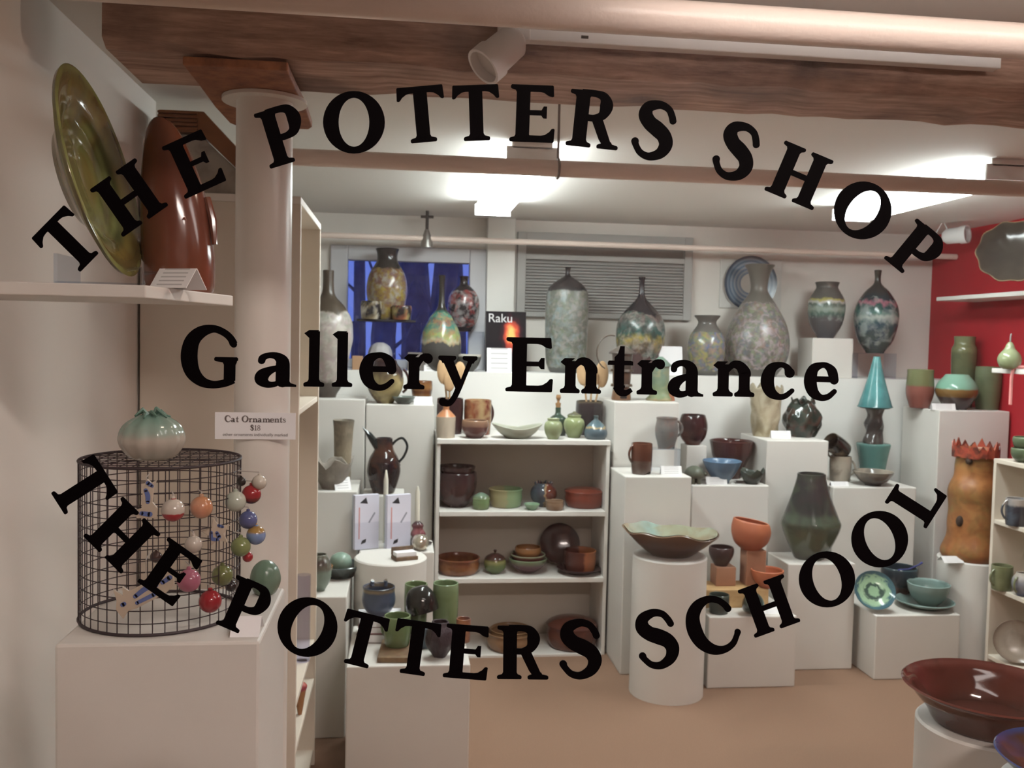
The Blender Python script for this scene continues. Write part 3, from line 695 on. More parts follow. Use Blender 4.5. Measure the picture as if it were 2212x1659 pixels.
def letter_mesh(ch, place, d0, d1, name, mat, parent):
    """place(u,v) -> pixel-true point of the glass, extruded from d0 to d1 along y"""
    m = MB()
    for pi, poly in enumerate(G[ch][1]):
        pts = [place(u, v) for u, v in poly]; n = len(pts)
        base = [(p[0], d0-pi*8e-6, p[1]) for p in pts]+[(p[0], d1, p[1]) for p in pts]
        m.add(base, [tuple(range(n)), tuple(range(2*n-1, n-1, -1))]+[(i, i+n, (i+1) % n+n, (i+1) % n) for i in range(n)])
    return m.build(name, mat, parent)
YV = YG-.0036
def vinyl(label, items):
    """items: (char, x, y, angle deg ccw, height px, anchor, width scale); the vinyl sits on the hall side of the pane"""
    ctr = at(sum(i[1] for i in items)/len(items), sum(i[2] for i in items)/len(items), YG)
    t = thing('vinyl_lettering', label, 'lettering', (ctr.x, YV, ctr.z), 'black vinyl lettering on the shop window')
    for ch, x, y, ang, hpx, anc, wsc in items:
        a = math.radians(ang); w = G[ch][0]
        ox, oy = {'bl': (0, 0), 'bm': (w/2, 0), 'c': (w/2, .5)}[anc]
        def place(u, v):
            du, dv = (u-ox)*hpx*wsc, (v-oy)*hpx
            px = x+du*math.cos(a)-dv*math.sin(a); py = y-du*math.sin(a)-dv*math.cos(a)
            q = at(px, py, YG); return (q.x-ctr.x, q.z-ctr.z)
        letter_mesh(ch, place, -.0008, .0, 'letter', VINYL, t)
vinyl('arched black words THE POTTERS SHOP across the top of the window', [
 ('T', 196, 568, 45.5, 126, 'bm', .95), ('H', 317, 479, 35, 125, 'bm', .98), ('E', 403, 431, 24.5, 123, 'bl', .98), ('P', 586, 366, 17, 123, 'bl', .98),
 ('O', 765, 266, 9, 127, 'c', .98), ('T', 916, 309, 5, 121, 'bm', .98), ('T', 1030, 305.5, 2, 120, 'bm', .98), ('E', 1100, 307, -2, 123, 'bl', .96),
 ('R', 1221, 315, -6, 122, 'bl', .98), ('S', 1412, 284, -10, 122, 'c', 1.0), ('S', 1589, 329, -18, 121, 'c', 1.0), ('H', 1700, 433.5, -23, 116, 'bm', 1.0),
 ('O', 1860, 455.5, -30, 118, 'c', .98), ('P', 1906, 559, -39.5, 112, 'bl', 1.0)])
vinyl('straight black words Gallery Entrance across the middle of the window', [
 ('G', 393, 833, -1, 127, 'bl', 1.03), ('a', 552, 834, -1, 117, 'bl', 1.15), ('l', 656, 834.5, -1, 122, 'bl', .90), ('l', 717, 835, -1, 120, 'bl', .90), ('e', 776, 838, -1, 124, 'bl', 1.0),
 ('r', 871, 840, -1.2, 126, 'bl', .92), ('y', 945, 842, -1.2, 124, 'bl', .92), ('E', 1092, 845, -1.2, 117, 'bl', 1.06), ('n', 1208, 848.5, -1.2, 126, 'bl', .90), ('t', 1310, 851, -1.2, 121, 'bl', .98),
 ('r', 1373, 851.5, -1.2, 124, 'bl', .90), ('a', 1441, 855, -1.2, 124, 'bl', .92), ('n', 1537, 855.5, -1.2, 126, 'bl', .91), ('c', 1640, 858, -1.2, 123, 'bl', .98), ('e', 1733, 860, -1.2, 125, 'bl', .92)])
vinyl('arched black words THE POTTERS SCHOOL across the lower window', [
 ('T', 128, 1087, -57.5, 123, 'bm', .95), ('H', 223, 1197, -45, 121, 'bm', .98), ('E', 299, 1255, -35, 118, 'bl', .98), ('P', 468, 1345, -23.5, 115, 'bl', 1.0),
 ('O', 665, 1352, -17, 121, 'c', 1.0), ('T', 769, 1435, -14, 115, 'bm', .98), ('T', 890, 1454, -8, 116, 'bm', .98), ('E', 957, 1460, -4.5, 116, 'bl', 1.0),
 ('R', 1074, 1464, -.5, 115, 'bl', 1.02), ('S', 1252, 1399.5, 4, 122, 'c', 1.03), ('S', 1417, 1378, 12, 122, 'c', 1.0), ('C', 1536, 1349, 18, 119, 'c', .98),
 ('H', 1677, 1358, 20, 109, 'bm', .98), ('O', 1783, 1249.5, 27, 114, 'c', .99), ('O', 1896.5, 1163, 34, 115, 'c', .99), ('L', 1997, 1140, 57.5, 106, 'bl', .98)])

# ================================================================== POTS
hexm = lambda n, h, r=.25, **k: plain(n, h, r, **k)
# ---- on the ledge, from left to right
YLv = 5.22
pot('bottle_vase', 'tall bottle with a long brown neck and pale mottled body beside the tall shelf unit', 'vase', 708, 4.86, zL2, 108, 272,
    [(0,0),(.35,0),(.4,.03),(.62,.12),(.96,.42),(1,.5),(.93,.62),(.62,.73),(.30,.80),(.22,.88),(.22,1)],
    glaze('g_brownneck', [(0,'4a4038'),(.1,'57504a'),(.16,'a89a92'),(.45,'b3a79c'),(.66,'9d9488'),(.68,'4d4235'),(1,'4a3f33')], .3, ['8f9a8c','b8a0a4','c9c2b8'], 6, .6, mz=(0.12, 0.66)))
riser_z = ZL+.045
# clear riser with its dark board
p = at(833, 690, 5.12); r1 = riser('clear acrylic riser under the tall yellow vase', 757, 911, 5.10, .26, ZL, p.z-.012)
x0, x1 = Xat(770, 5.10, r1), Xat(898, 5.10, r1)
o = MB().box(-(x1-x0)/2, (x1-x0)/2, 0, .22, 0, .012).build('display_board', plain('black_board', '17161c', .5, 1.0), loc=((x0+x1)/2, 5.12, r1), bevel=.002); tag(o, 'thin black board on the clear riser under the yellow vase', 'board'); r1 += .012
pot('tall_vase', 'tall yellow and brown mottled vase with dark flared neck in front of the dusk window', 'vase', 836, 5.25, r1, 88, 152,
    [(0,0),(.72,0),(.78,.04),(.96,.3),(1,.46),(.88,.64),(.62,.77),(.5,.84),(.5,.93),(.58,1)],
    glaze('g_yellow', [(0,'8c7a20'),(.2,'9a8428'),(.68,'7a5c30'),(.74,'33302e'),(1,'2c2a2b')], .2, ['a09030','7a4c3a','9c9a94','6c4a50'], 5, .75, mz=(0, 0.72)))
BW = glaze('g_bw', [(0,'1c1b1e'),(.5,'242326'),(1,'1e1d20')], .2, ['c9c2ae','8a7a58'], 4, .9, k=1.2)
pot('teacup', 'small black and white cup left of the yellow vase', 'cup', 802, 5.15, r1, 46, 38, CYL, BW, group='small cups by the yellow vase')
pot('teacup', 'small dark cup with orange and cream marks right of the yellow vase', 'cup', 868, 5.15, r1, 44, 30, CYL, glaze('g_bo', [(0,'232024'),(1,'2b2528')], .2, ['b9a868','a85a38'], 4, .9), group='small cups by the yellow vase')
def ribs(n, a):
    return lambda x, y, z, th, t: (x*(1+a*math.cos(n*th)), y*(1+a*math.cos(n*th)), z)
pot('urchin_pot', 'white ribbed melon-shaped pot on the ledge under the clear riser', 'pot', 821, 5.19, ZL, 50, 58, [(0,0),(.5,0),(.55,.1),(.9,.3),(1,.55),(.8,.85),(.3,1)], glaze('g_urch', [(0,'2a2a30'),(.3,'4a4a52'),(.36,'aaa6a6'),(1,'b4b0b0')], .45), warp=ribs(10, .06), solid=True)
o = MB().box(-.028, .028, -.02, .02, 0, .075).build('small_tan_box', plain('tan_box', 'b08a6a', .6, 1.0), loc=(Xat(772, 5.08, ZL+.03), 5.09, ZL), bevel=.003); tag(o, 'small tan block on the ledge left of the brown jar', 'block')
pot('long_neck_bottle', 'long-necked bottle with a teal and yellow band on a dark conical body', 'vase', 953, 5.13, ZL, 88, 205,
    [(0,0),(.6,0),(.7,.03),(.97,.16),(1,.28),(.9,.42),(.5,.58),(.22,.66),(.15,.75),(.14,.9),(.17,1)],
    glaze('g_teal', [(0,'3a3a38'),(.27,'4a4a48'),(.31,'b8b090'),(.36,'8fa05a'),(.46,'3c7a6c'),(.52,'55564e'),(.58,'2f8070'),(.64,'2b2b28'),(1,'23231f')], .2, ['2f7c78','b8a44c','b06a4a'], 7, .5, wob=.08, mz=(0.28, 0.6)))
zr2 = riser('clear acrylic riser under the round red and black vase', 972, 1046, 5.30, .12, ZL, at(1001, 716, 5.35).z)
pot('round_vase', 'round black vase with red and white splashes before the window', 'vase', 1001, 5.36, zr2, 70, 118,
    [(0,0),(.5,0),(.55,.03),(.85,.18),(1,.42),(.88,.66),(.5,.8),(.3,.85),(.26,.92),(.3,1)], glaze('g_redblk', [(0,'26242a'),(.72,'2e2a2e'),(1,'1c1a1c')], .2, ['b8b2b0','9a3a36','8a8688'], 7, .85, mz=(0.08, 0.74)))
pot('rimmed_bowl', 'small dark bowl with a pale rim below the round black vase', 'bowl', 1012, 5.12, ZL, 56, 36, BOWL, glaze('g_palerim', [(0,'3a3c3a'),(.85,'4a4c48'),(.9,'c4c0b4'),(1,'c4c0b4')], .3))
o = MB().box(-.05, .05, 0, .06, 0, .10).build('grey_tile_box', plain('grey_tile', '726a66', .6, 1.0, noise=.2, nscale=30), loc=(Xat(900, 5.10, ZL+.03), 5.08, ZL), bevel=.004); tag(o, 'grey-brown slab box on the ledge behind the brown jar', 'box')
card('white price card on the ledge left of the rimmed bowl', 935, 5.07, ZL, 38, 27)
# Raku book with card in front
xb = Xat(1094, 5.16, 1.6); sB = depth((xb, 5.16, 1.6))/FPX; bwid, bhei = 88*sB, 132*sB
bt = thing('upright_book', 'black book with a glowing orange fire photo standing behind a white card', 'book', (xb, 5.16, ZL), rot=(math.radians(-8), 0, 0))
m, N, L, P = newmat('book_cover'); P.inputs['Roughness'].default_value = .7; P.inputs['Specular IOR Level'].default_value = .15
tc = N.new('ShaderNodeTexCoord'); mp = N.new('ShaderNodeMapping'); mp.inputs['Location'].default_value = (-.64*1.2, 0, -.60); mp.inputs['Scale'].default_value = (1.2, 0, 1.0); L.new(tc.outputs['Generated'], mp.inputs[0])
ln = N.new('ShaderNodeVectorMath'); ln.operation = 'LENGTH'; L.new(mp.outputs[0], ln.inputs[0])
nz = N.new('ShaderNodeTexNoise'); nz.inputs['Scale'].default_value = 6; L.new(tc.outputs['Generated'], nz.inputs['Vector'])
mm = N.new('ShaderNodeMath'); mm.operation = 'MULTIPLY_ADD'; mm.inputs[1].default_value = .25; L.new(nz.outputs['Fac'], mm.inputs[0]); L.new(ln.outputs['Value'], mm.inputs[2])
r = N.new('ShaderNodeValToRGB'); r.color_ramp.elements[0].position = .2; r.color_ramp.elements[0].color = C('ffb050', 1.3); r.color_ramp.elements[1].position = .5; r.color_ramp.elements[1].color = C('15161c', 1)
e = r.color_ramp.elements.new(.30); e.color = C('c8401e', 1.3); e = r.color_ramp.elements.new(.4); e.color = C('3a1a24', 1)
L.new(mm.outputs[0], r.inputs[0]); L.new(r.outputs[0], P.inputs['Base Color'])
MB().box(-bwid/2, bwid/2, 0, .002, 0, bhei).build('front_cover', m, bt)
MB().box(-bwid/2+.003, bwid/2-.003, .002, .014, .002, bhei-.002).build('pages', PAPER, bt)
MB().box(-bwid/2, bwid/2, .014, .016, 0, bhei).build('back_cover', plain('cover_black', '15161c', .4, 1.0), bt)
me = text_mesh('Raku', 27*sB, 'title'); me.materials.append(plain('title_white', 'd8d8d8', .5, 1.0))
to = bpy.data.objects.new('title', me); COL.objects.link(to); to.parent = bt; to.location = (-bwid*.14, -.0005, bhei*.82); to.rotation_euler = (math.pi/2, 0, 0)
card('white card leaning against the black fire book', 1079, 5.09, ZL, 54, 52, 10, tent=False)
pot('cylinder_vase', 'tall speckled grey cylinder vase with a tiny black neck before the louvers', 'vase', 1224, 5.22, ZL, 92, 226,
    [(0,0),(.72,0),(.8,.03),(.94,.12),(1,.4),(1,.66),(.93,.78),(.7,.84),(.36,.89),(.14,.92),(.11,.97),(.15,1)],
    glaze('g_speck', [(0,'4c4e4c'),(.1,'62665e'),(.76,'70746c'),(.78,'2e2e30'),(1,'1f1f22')], .35, ['8ea4a8','6f7a5c','a09a94'], 8, .6, wob=.03, mz=(0.05, 0.77)))
pot('slender_bottle', 'dark bottle with thin neck and teal, yellow and brown landscape bands', 'vase', 1384, 5.22, ZL, 106, 208,
    [(0,0),(.55,0),(.62,.03),(.9,.2),(1,.4),(.9,.56),(.55,.68),(.22,.77),(.12,.84),(.11,.95),(.15,1)],
    glaze('g_land', [(0,'4a3638'),(.2,'553e3e'),(.3,'8a7a5c'),(.36,'a89440'),(.42,'2d5e58'),(.52,'5a6864'),(.58,'7a6a66'),(.63,'282a30'),(1,'23242a')], .22, ['2d6e62','a8a09a','30302e'], 6, .6, wob=.1, mz=(0.18, 0.62)))
card('white card on the ledge right of the dark landscape bottle', 1450, 5.11, ZL, 52, 62, 8, tent=False, mat=PAPER)
pot('mottled_vase', 'squat grey vase with flared rim and blue green yellow mottling', 'vase', 1526, 5.2, ZL, 82, 128,
    [(0,0),(.55,0),(.6,.03),(.92,.25),(1,.46),(.88,.66),(.55,.82),(.48,.9),(.66,.98),(.68,1)],
    glaze('g_mot', [(0,'5a5854'),(.1,'6e6e66'),(.66,'7a7c74'),(.8,'6a6864'),(1,'605e5a')], .2, ['7a9a80','6a78a8','b0a84c','a88a7a'], 6, .7, mz=(0.08, 0.72)))
pot('gourd_bottle', 'large grey gourd-shaped bottle with flared collar and pinkish speckles', 'vase', 1637, 5.24, ZL, 136, 238,
    [(0,0),(.6,0),(.66,.02),(.92,.14),(1,.28),(.9,.45),(.6,.62),(.34,.73),(.26,.80),(.34,.93),(.46,.99),(.46,1)],
    glaze('g_gourd', [(0,'6a6660'),(.6,'78746c'),(.7,'6e6c64'),(1,'6a685f')], .3, ['9a7a6c','6e7a88','8a9a78','b0a0a4'], 6, .8, mz=(0.05, 0.66)))
zbx = at(1794, 731, 5.15).z
bx = [Xat(1751, 5.12, 1.5), Xat(1838, 5.12, 1.5)]
o = MB().box(-(bx[1]-bx[0])/2, (bx[1]-bx[0])/2, 0, .2, 0, zbx-ZL).build('display_block', WHITE, loc=((bx[0]+bx[1])/2, 5.10, ZL), bevel=.004); tag(o, 'small white block on the ledge under the banded grey vase', 'block')
pot('banded_vase', 'grey shouldered vase with a white and green iridescent band on the small white block', 'vase', 1785, 5.2, zbx, 78, 120,
    [(0,0),(.42,0),(.48,.03),(.86,.25),(1,.52),(.93,.7),(.66,.86),(.58,.92),(.66,1)],
    glaze('g_band', [(0,'4a4a50'),(.34,'57585a'),(.42,'4e6a60'),(.52,'8a9a8c'),(.6,'5a6a60'),(.64,'b8b4ac'),(.68,'a8a050'),(.72,'5e5e5a'),(1,'555450')], .2, ['98a8a4'], 10, .5, mz=(0.3, 0.68)))
zr3 = riser('clear acrylic riser under the teal-banded bottle', 1852, 1936, 5.12, .14, ZL, at(1893, 763, 5.19).z)
pot('swirl_bottle', 'dark teal bottle with a pink and white swirl standing on a clear riser', 'vase', 1893, 5.19, zr3, 92, 178,
    [(0,0),(.4,0),(.46,.03),(.8,.16),(1,.4),(.92,.58),(.55,.74),(.2,.83),(.13,.9),(.17,1)],
    glaze('g_swirl', [(0,'3c4a46'),(.22,'465450'),(.34,'3a5a60'),(.42,'a8b4ac'),(.48,'4a7a70'),(.56,'2c5650'),(.6,'a86a7a'),(.64,'2a3c44'),(.78,'3a3a38'),(1,'35352f')], .18, ['2a3a5a','b0b8b4'], 5, .55, wob=.1, mz=(0.05, 0.66)))
# ringed plate hung on the wall, on its square backing
pc = at(1626, 612, YB-.03); sR = depth(pc)/FPX
o = MB().box(-70*sR, 70*sR, -.012, 0, -55*sR, 52*sR).build('wall_panel', plain('panel_pale', 'd8d6d0', .6, 1.0), loc=(Xat(1620, YB, 1.9), YB, pc.z), bevel=.012); tag(o, 'pale square panel on the wall behind the ringed plate', 'panel')
m, N, L, P = newmat('ringed_plate'); P.inputs['Roughness'].default_value = .25
tc = N.new('ShaderNodeTexCoord'); mp = N.new('ShaderNodeMapping'); mp.inputs['Location'].default_value = (-.5, -.5, 0); mp.inputs['Scale'].default_value = (1, 1, 0); L.new(tc.outputs['Generated'], mp.inputs[0])
ln = N.new('ShaderNodeVectorMath'); ln.operation = 'LENGTH'; L.new(mp.outputs[0], ln.inputs[0])
r = N.new('ShaderNodeValToRGB'); r.color_ramp.interpolation = 'LINEAR'; cr = r.color_ramp
stops = [(0,'c8ccc4'),(.17,'c8ccc4'),(.185,'6a86a0'),(.23,'9aacb4'),(.26,'5a7894'),(.3,'98a8b0'),(.33,'4c6c88'),(.37,'8a9ca8'),(.40,'46627c'),(.44,'6e8494'),(.47,'33485c'),(.5,'3a4a58')]
cr.elements[0].color = C(stops[0][1], 1.2); cr.elements[1].position = .5; cr.elements[1].color = C(stops[-1][1], 1.2)
for p_, c_ in stops[1:-1]:
    e = cr.elements.new(p_); e.color = C(c_, 1.2)
L.new(ln.outputs['Value'], r.inputs[0]); L.new(r.outputs[0], P.inputs['Base Color'])
R_ = 59*sR
o = MB().lathe([(0,0),(R_*.5,0),(R_,.02),(R_,.026),(R_*.5,.008),(0,.008)], 40).xform(Matrix.Rotation(math.pi/2, 4, 'X')).build('wall_plate', m, loc=(Xat(1619, YB-.013, pc.z), YB-.013, pc.z), smooth=40); o2 = o
o.data.transform(Matrix.Rotation(-math.pi/2, 4, 'X')); o.rotation_euler = (math.pi/2, 0, 0)
tag(o, 'round plate with concentric blue rings hung on the wall behind the gourd bottle', 'plate')

# ---- plinths left of the center shelves
BROWNG = glaze('g_brown', [(0,'3a2622'),(1,'42292a')], .12, ['5a2c22','2a1c1e'], 5, .5)
pot('lidded_brown_jar', 'glossy dark brown jar with a cream patch on the plinth behind the pitcher', 'jar', 832, 4.82, zL3, 80, 92, ROUND, glaze('g_brjar', [(0,'5a4638'),(.2,'4a342c'),(1,'2e2024')], .12, ['b8a468'], 2.5, .8), lid=([(0,0),(1,0),(.9,.3),(.4,.9),(0.1,1)], .62, .97, BROWNG, .16), handles=[(0, .25, .8, .3, .07, BROWNG, .95)])
pot('small_dish', 'flat grey-green dish on the plinth front beside the price card', 'dish', 872, 4.76, zL3, 50, 16, DISH, glaze('g_greydish', [(0,'4a524c'),(1,'6a746c')], .2))
card('white price card at the corner of the plinth behind the pitcher', 914, 4.75, zL3, 40, 17)
AMBER = glaze('g_amber', [(0,'6a4020'),(.3,'8a5a28'),(.5,'6a3c1c'),(.7,'9a6a34'),(1,'7a4a24')], .18, ['4a2c18'], 6, .4)
pot('coil_pot', 'small amber coiled pot at the right of the brown jar', 'pot', 911, 4.9, zL3, 46, 46, DEEP, AMBER)
TAN = glaze('g_tanslab', [(0,'8a7c66'),(.4,'98896f'),(.9,'877a66'),(1,'6a6254')], .5, ['6e6250','a89a80'], 5, .5, bump=.3)
pot('slab_vase', 'tall narrow grey-tan slab vase with rough bark surface', 'vase', 741, 4.55, zL4, 48, 138, [(0,0),(.66,0),(.68,.03),(.72,.4),(.86,.8),(1,1)], TAN, warp=lump(1, .05, 2))
def wavy(n, a, zz):
    return lambda x, y, z, th, t: (x*(1+a*t*math.sin(n*th)), y*(1+a*t*math.sin(n*th+.5)), z+zz*t*t*math.sin(n*th+1)+zz*.6*t*t*math.sin((n+3)*th))
pot('shell_dish', 'grey ruffled shell-like dish on the plinth by the slab vase', 'dish', 717, 4.42, zL4, 88, 58, DISH, glaze('g_shell', [(0,'6a5c50'),(.5,'8e8478'),(1,'9c9284')], .5, ['b0a898','7a6e66'], 6, .5), warp=wavy(5, .08, .018), th=.005)
card('white tent card beside the ruffled grey dish', 742, 4.36, zL4, 36, 26, 30, yaw=20)
# pitcher
def pitcher_extra(t, R, H):
    mt = _mats['g_pitch']; d = _mats['g_pitchdark']
    # beak spout
    prof = []
    rings = [(-.25*R, .80*H, .42*R, .20*H), (-.60*R, .91*H, .36*R, .20*H), (-.95*R, 1.04*H, .20*R, .12*H), (-1.28*R, 1.19*H, .03*R, .02*H)]
    vs = []; n = 10
    for (cx_, cz, ry, rz) in rings:
        for k in range(n):
            a = 2*math.pi*k/n; vs.append((cx_-.3*rz*math.sin(a), ry*math.cos(a), cz+rz*math.sin(a)))
    fs = [(i*n+k, i*n+(k+1) % n, (i+1)*n+(k+1) % n, (i+1)*n+k) for i in range(len(rings)-1) for k in range(n)]
    fs += [tuple(range(n-1, -1, -1)), tuple((len(rings)-1)*n+k for k in range(n))]
    MB().add(vs, fs).build('spout', d, t, smooth=True)
    pts = crom([(.42*R, 0, .86*H), (.75*R, 0, .97*H), (1.12*R, 0, 1.0*H), (1.38*R, 0, .86*H), (1.2*R, 0, .68*H), (.9*R, 0, .56*H), (.93*R, 0, .50*H)], 5)
    MB().tube(pts, .075*R, 8).build('handle', d, t, smooth=True)
glaze('g_pitchdark', [(0,'20282a'),(1,'1a2426')], .15)
pot('beaked_pitcher', 'tall dark glossy pitcher with a long beak spout and looped handle', 'pitcher', 829, 4.56, zL5, 72, 118,
    [(0,0),(.62,0),(.68,.03),(.95,.3),(1,.45),(.86,.64),(.6,.78),(.52,.9),(.5,1)],
    glaze('g_pitch', [(0,'4a3420'),(.06,'2a1e22'),(.5,'261a1e'),(.8,'4a2c20'),(1,'22262c')], .1, ['6a3a22','1a1a20'], 5, .5), extra=pitcher_extra)
# brochure holders, candles, pearl, sculpture on the low plinth
BRO = printed('brochure_print', 'e8e6f4', '6a6a80', 3, 1.0)
for k, (bx_, lb) in enumerate([(791, 'left of the two clear brochure holders below the pitcher'), (860, 'right of the two clear brochure holders below the pitcher')]):
    X = Xat(bx_, 4.27, zL9+.1); s_ = depth((X, 4.27, zL9))/FPX; w_ = 27*s_; h_ = 118*s_
    t = thing('brochure_holder', lb, 'brochure holder', (X, 4.27, zL9), 'clear brochure holders', (0, 0, math.radians(22)))
    MB().box(-w_-.004, w_+.004, -.014, -.011, 0, h_*.5).build('front_pocket', clear('thin_clear_plastic', (.975, .98, .99), 1.4), t)
    MB().box(-w_-.004, w_+.004, .018, .021, 0, h_).build('back_plate', ACRYL, t)
    b_ = MB().box(-w_, w_, -.010, .016, .002, h_).build('brochure', plain('brochure_white', 'e6e4f2', .5, 1.0), t)
    free(b_, t, ['stack of white brochures in the left clear holder', 'stack of white brochures in the right clear holder'][k], 'brochure', 'brochures in the clear holders')
    MB().box(-w_*.70, -w_*.60, -.0107, -.0102, h_*.2, h_*.78).build('red_line', plain('ink_red', 'dca0a0', .6, 1.0), b_)
    MB().add([(-w_*.62, -.0105, h_*.86), (w_*.05, -.0105, h_*.84), (-.1*w_, -.0105, h_*.96)], [(0, 1, 2)]).build('logo', plain('ink_dark', '2a2a30', .6, 1.0), b_)
    MB().add([(-w_*.5, -.0105, h_*.10), (-w_*.1, -.0105, h_*.13), (-w_*.05, -.0105, h_*.20), (-w_*.4, -.0105, h_*.17)], [(0, 1, 2, 3)]).build('logo', _mats['ink_dark'], b_)
    MB().add([(w_*.1, -.0105, h_*.5), (w_*.2, -.0105, h_*.48), (w_*.7, -.0105, h_*.66), (w_*.6, -.0105, h_*.68)], [(0, 1, 2, 3)]).build('scribble', plain('ink_grey', '9a9aa8', .6, 1.0), b_)
IV = plain('candle_ivory', 'e2dccc', .5, 1.0)
X = Xat(833, 4.40, zL9+.15); tag(MB().lathe([(0,0),(.012,0),(.011,.30),(.004,.345),(0,.35)], 12).build('taper_candle', IV, loc=(X, 4.40, zL9), smooth=True), 'white taper candle standing in front of the dark pitcher', 'candle')
X = Xat(901, 4.40, zL9+.1); tag(MB().lathe([(0,0),(.012,0),(.0115,.24),(.004,.27),(0,.272)], 12).build('taper_candle', IV, loc=(X, 4.40, zL9), smooth=True), 'ivory taper candle right of the brochure holders', 'candle')
pot('pearl_ball', 'shiny silver-pearl ball beside the brochure holders', 'ball', 908, 4.24, zL9, 38, 34, [(0,0),(.4,0),(.75,.15),(1,.5),(.75,.88),(.3,1)], plain('pearl', 'c8c0b0', .12, 1.0, metal=.7), solid=True)
pot('frog_figure', 'small dark pink figurine on a black leaf dish near the pearl ball', 'figurine', 902, 4.34, zL9, 58, 52, [(0,0),(.9,0),(1,.1),(.7,.16),(.5,.3),(.55,.5),(.35,.7),(.42,.86),(.2,1)], glaze('g_frog', [(0,'2a2428'),(.2,'33292c'),(.3,'6a3a40'),(.7,'8a4a50'),(1,'4a3a3c')], .15), warp=lump(1, .10, 3), solid=True)
# card holder on round plinth
X = Xat(874, 3.95, zL7+.02); t = thing('card_holder', 'brown wooden business card holder on the round plinth', 'card holder', (X, 3.93, zL7), rot=(0, 0, math.radians(20)))
WB = wood('holder_wood', '4a3828', '7a5e44', (8, 8, 8))
MB().box(-.05, .05, -.032, .032, 0, .016).build('tray', WB, t, bevel=.003); MB().box(-.05, .05, .024, .032, .016, .05).build('back_rest', WB, t, bevel=.003)
free(MB().box(-.044, .044, -.024, .022, .0165, .034).build('business_cards', PAPER, t), t, 'stack of white business cards in the wooden holder', 'cards')
# low plinth with dish and green ball
pot('wide_dark_dish', 'wide dark grey dish holding the green ball', 'dish', 735, 3.98, zL6, 98, 26, [(0,0),(.6,0),(.66,.2),(.9,.7),(1,1)], glaze('g_dkdish', [(0,'2c3432'),(1,'4a5452')], .15, ['6a7a78'], 4, .5))
pot('green_ball_vase', 'round pale green ball-shaped vase sitting in the dark dish', 'vase', 736, 3.98, zL6+.012, 48, 46, [(0,0),(.5,0),(.8,.16),(1,.48),(.85,.8),(.4,.96),(.18,1)], glaze('g_paleg', [(0,'6a7a6a'),(.5,'7a9484'),(1,'86a290')], .3, ['90a898'], 6, .4), solid=True)
pot('amber_bowl', 'small amber and cream bowl at the edge of the tall shelf unit', 'bowl', 694, 3.9, zL6, 50, 34, BOWL, glaze('g_amberc', [(0,'9a6a34'),(.6,'b0804a'),(.8,'c8b090'),(1,'a8743c')], .2))
pot('speckled_vase', 'grey-green vase with brown shoulder in front of the amber bowl', 'vase', 690, 3.76, zL6, 52, 78, ROUND, glaze('g_specv', [(0,'6a7a6e'),(.5,'7c8c7e'),(.66,'5a4a3e'),(.8,'4a3a34'),(1,'6a6456')], .25, ['8a9a8a'], 8, .4))
# books with the blue pot, mugs and bowls on the wide front plinth
def slab_stack(label, px, Y, z, w, d, hs, cols, nm='flat_book'):
    for k, (h_, c_, lb) in enumerate(zip(hs, cols, label)):
        X = Xat(px, Y, z); s_ = depth((X, Y, z))/FPX
        t = thing(nm, lb, 'book', (X, Y, z), 'books on the front plinth', (0, 0, math.radians(-6+5*k)))
        MB().box(-w*s_/2, w*s_/2, -d/2, d/2, 0, .003).build('cover', c_, t); MB().box(-w*s_/2+.004, w*s_/2-.004, -d/2+.004, d/2-.004, .003, h_-.003).build('pages', PAPER, t); MB().box(-w*s_/2, w*s_/2, -d/2, d/2, h_-.003, h_).build('cover', c_, t)
        z += h_
    return z
DKRED = plain('book_red', '6a2430', .5, 1.0); WHT = plain('book_white', 'e8e6e8', .5, 1.0)
zbk = slab_stack(['grey thick book at the bottom of the stack under the blue pot', 'dark red book in the middle of the stack under the blue pot', 'white book on top of the stack under the blue pot'], 822, 3.52, zL8, 92, .16, [.035, .028, .022], [plain('book_grey', '8a7e7c', .5, 1.0), DKRED, WHT])
BLUEP = glaze('g_bluepot', [(0,'4a4e5c'),(.3,'4c5a72'),(.8,'44546a'),(.9,'8a7a5c'),(1,'4a4e56')], .3, ['5a6a88'], 6, .4)
pot('blue_handled_pot', 'blue-grey round pot with a tan rim and small lugs on the book stack', 'pot', 818, 3.52, zbk, 72, 62, [(0,0),(.5,0),(.56,.04),(.9,.3),(1,.56),(.95,.82),(.97,1)], BLUEP, handles=[(60, .9, 1.12, .05, .12, BLUEP, .75), (120, .9, 1.1, .05, .12, BLUEP, .8)])
GRN = glaze('g_green', [(0,'5e6e44'),(.4,'6c8050'),(.9,'74905c'),(1,'8aa070')], .2, ['56683e'], 5, .4)
pot('green_mug', 'green mug on the brown tile of the front plinth', 'mug', 858, 3.36, zL8+.022, 58, 64, CYL, GRN, handles=[(150, .2, .8, .4, .1, GRN, .92)])
pot('green_tumbler', 'taller green cup behind the tilted black bowl', 'cup', 962, 3.55, zL8, 56, 110, CYL, glaze('g_green2', [(0,'66784c'),(.8,'789060'),(1,'8aa478')], .2, ['5c7046'], 5, .4))
pot('green_tumbler', 'green cup half hidden under the tilted black bowl', 'cup', 898, 3.58, zL8, 50, 104, CYL, GRN)
BLK = glaze('g_blk', [(0,'1c1e1c'),(1,'2a2c2a')], .08, ['3c3c36'], 5, .4)
pot('black_bowl', 'glossy black bowl tipped upside down over the green cups', 'bowl', 915, 3.50, zL8+.1, 70, 56, [(0,0),(.97,0),(1,.2),(.9,.6),(.6,.92),(.3,1)], BLK, solid=True, rot=(math.radians(-8), math.radians(-14), 0))
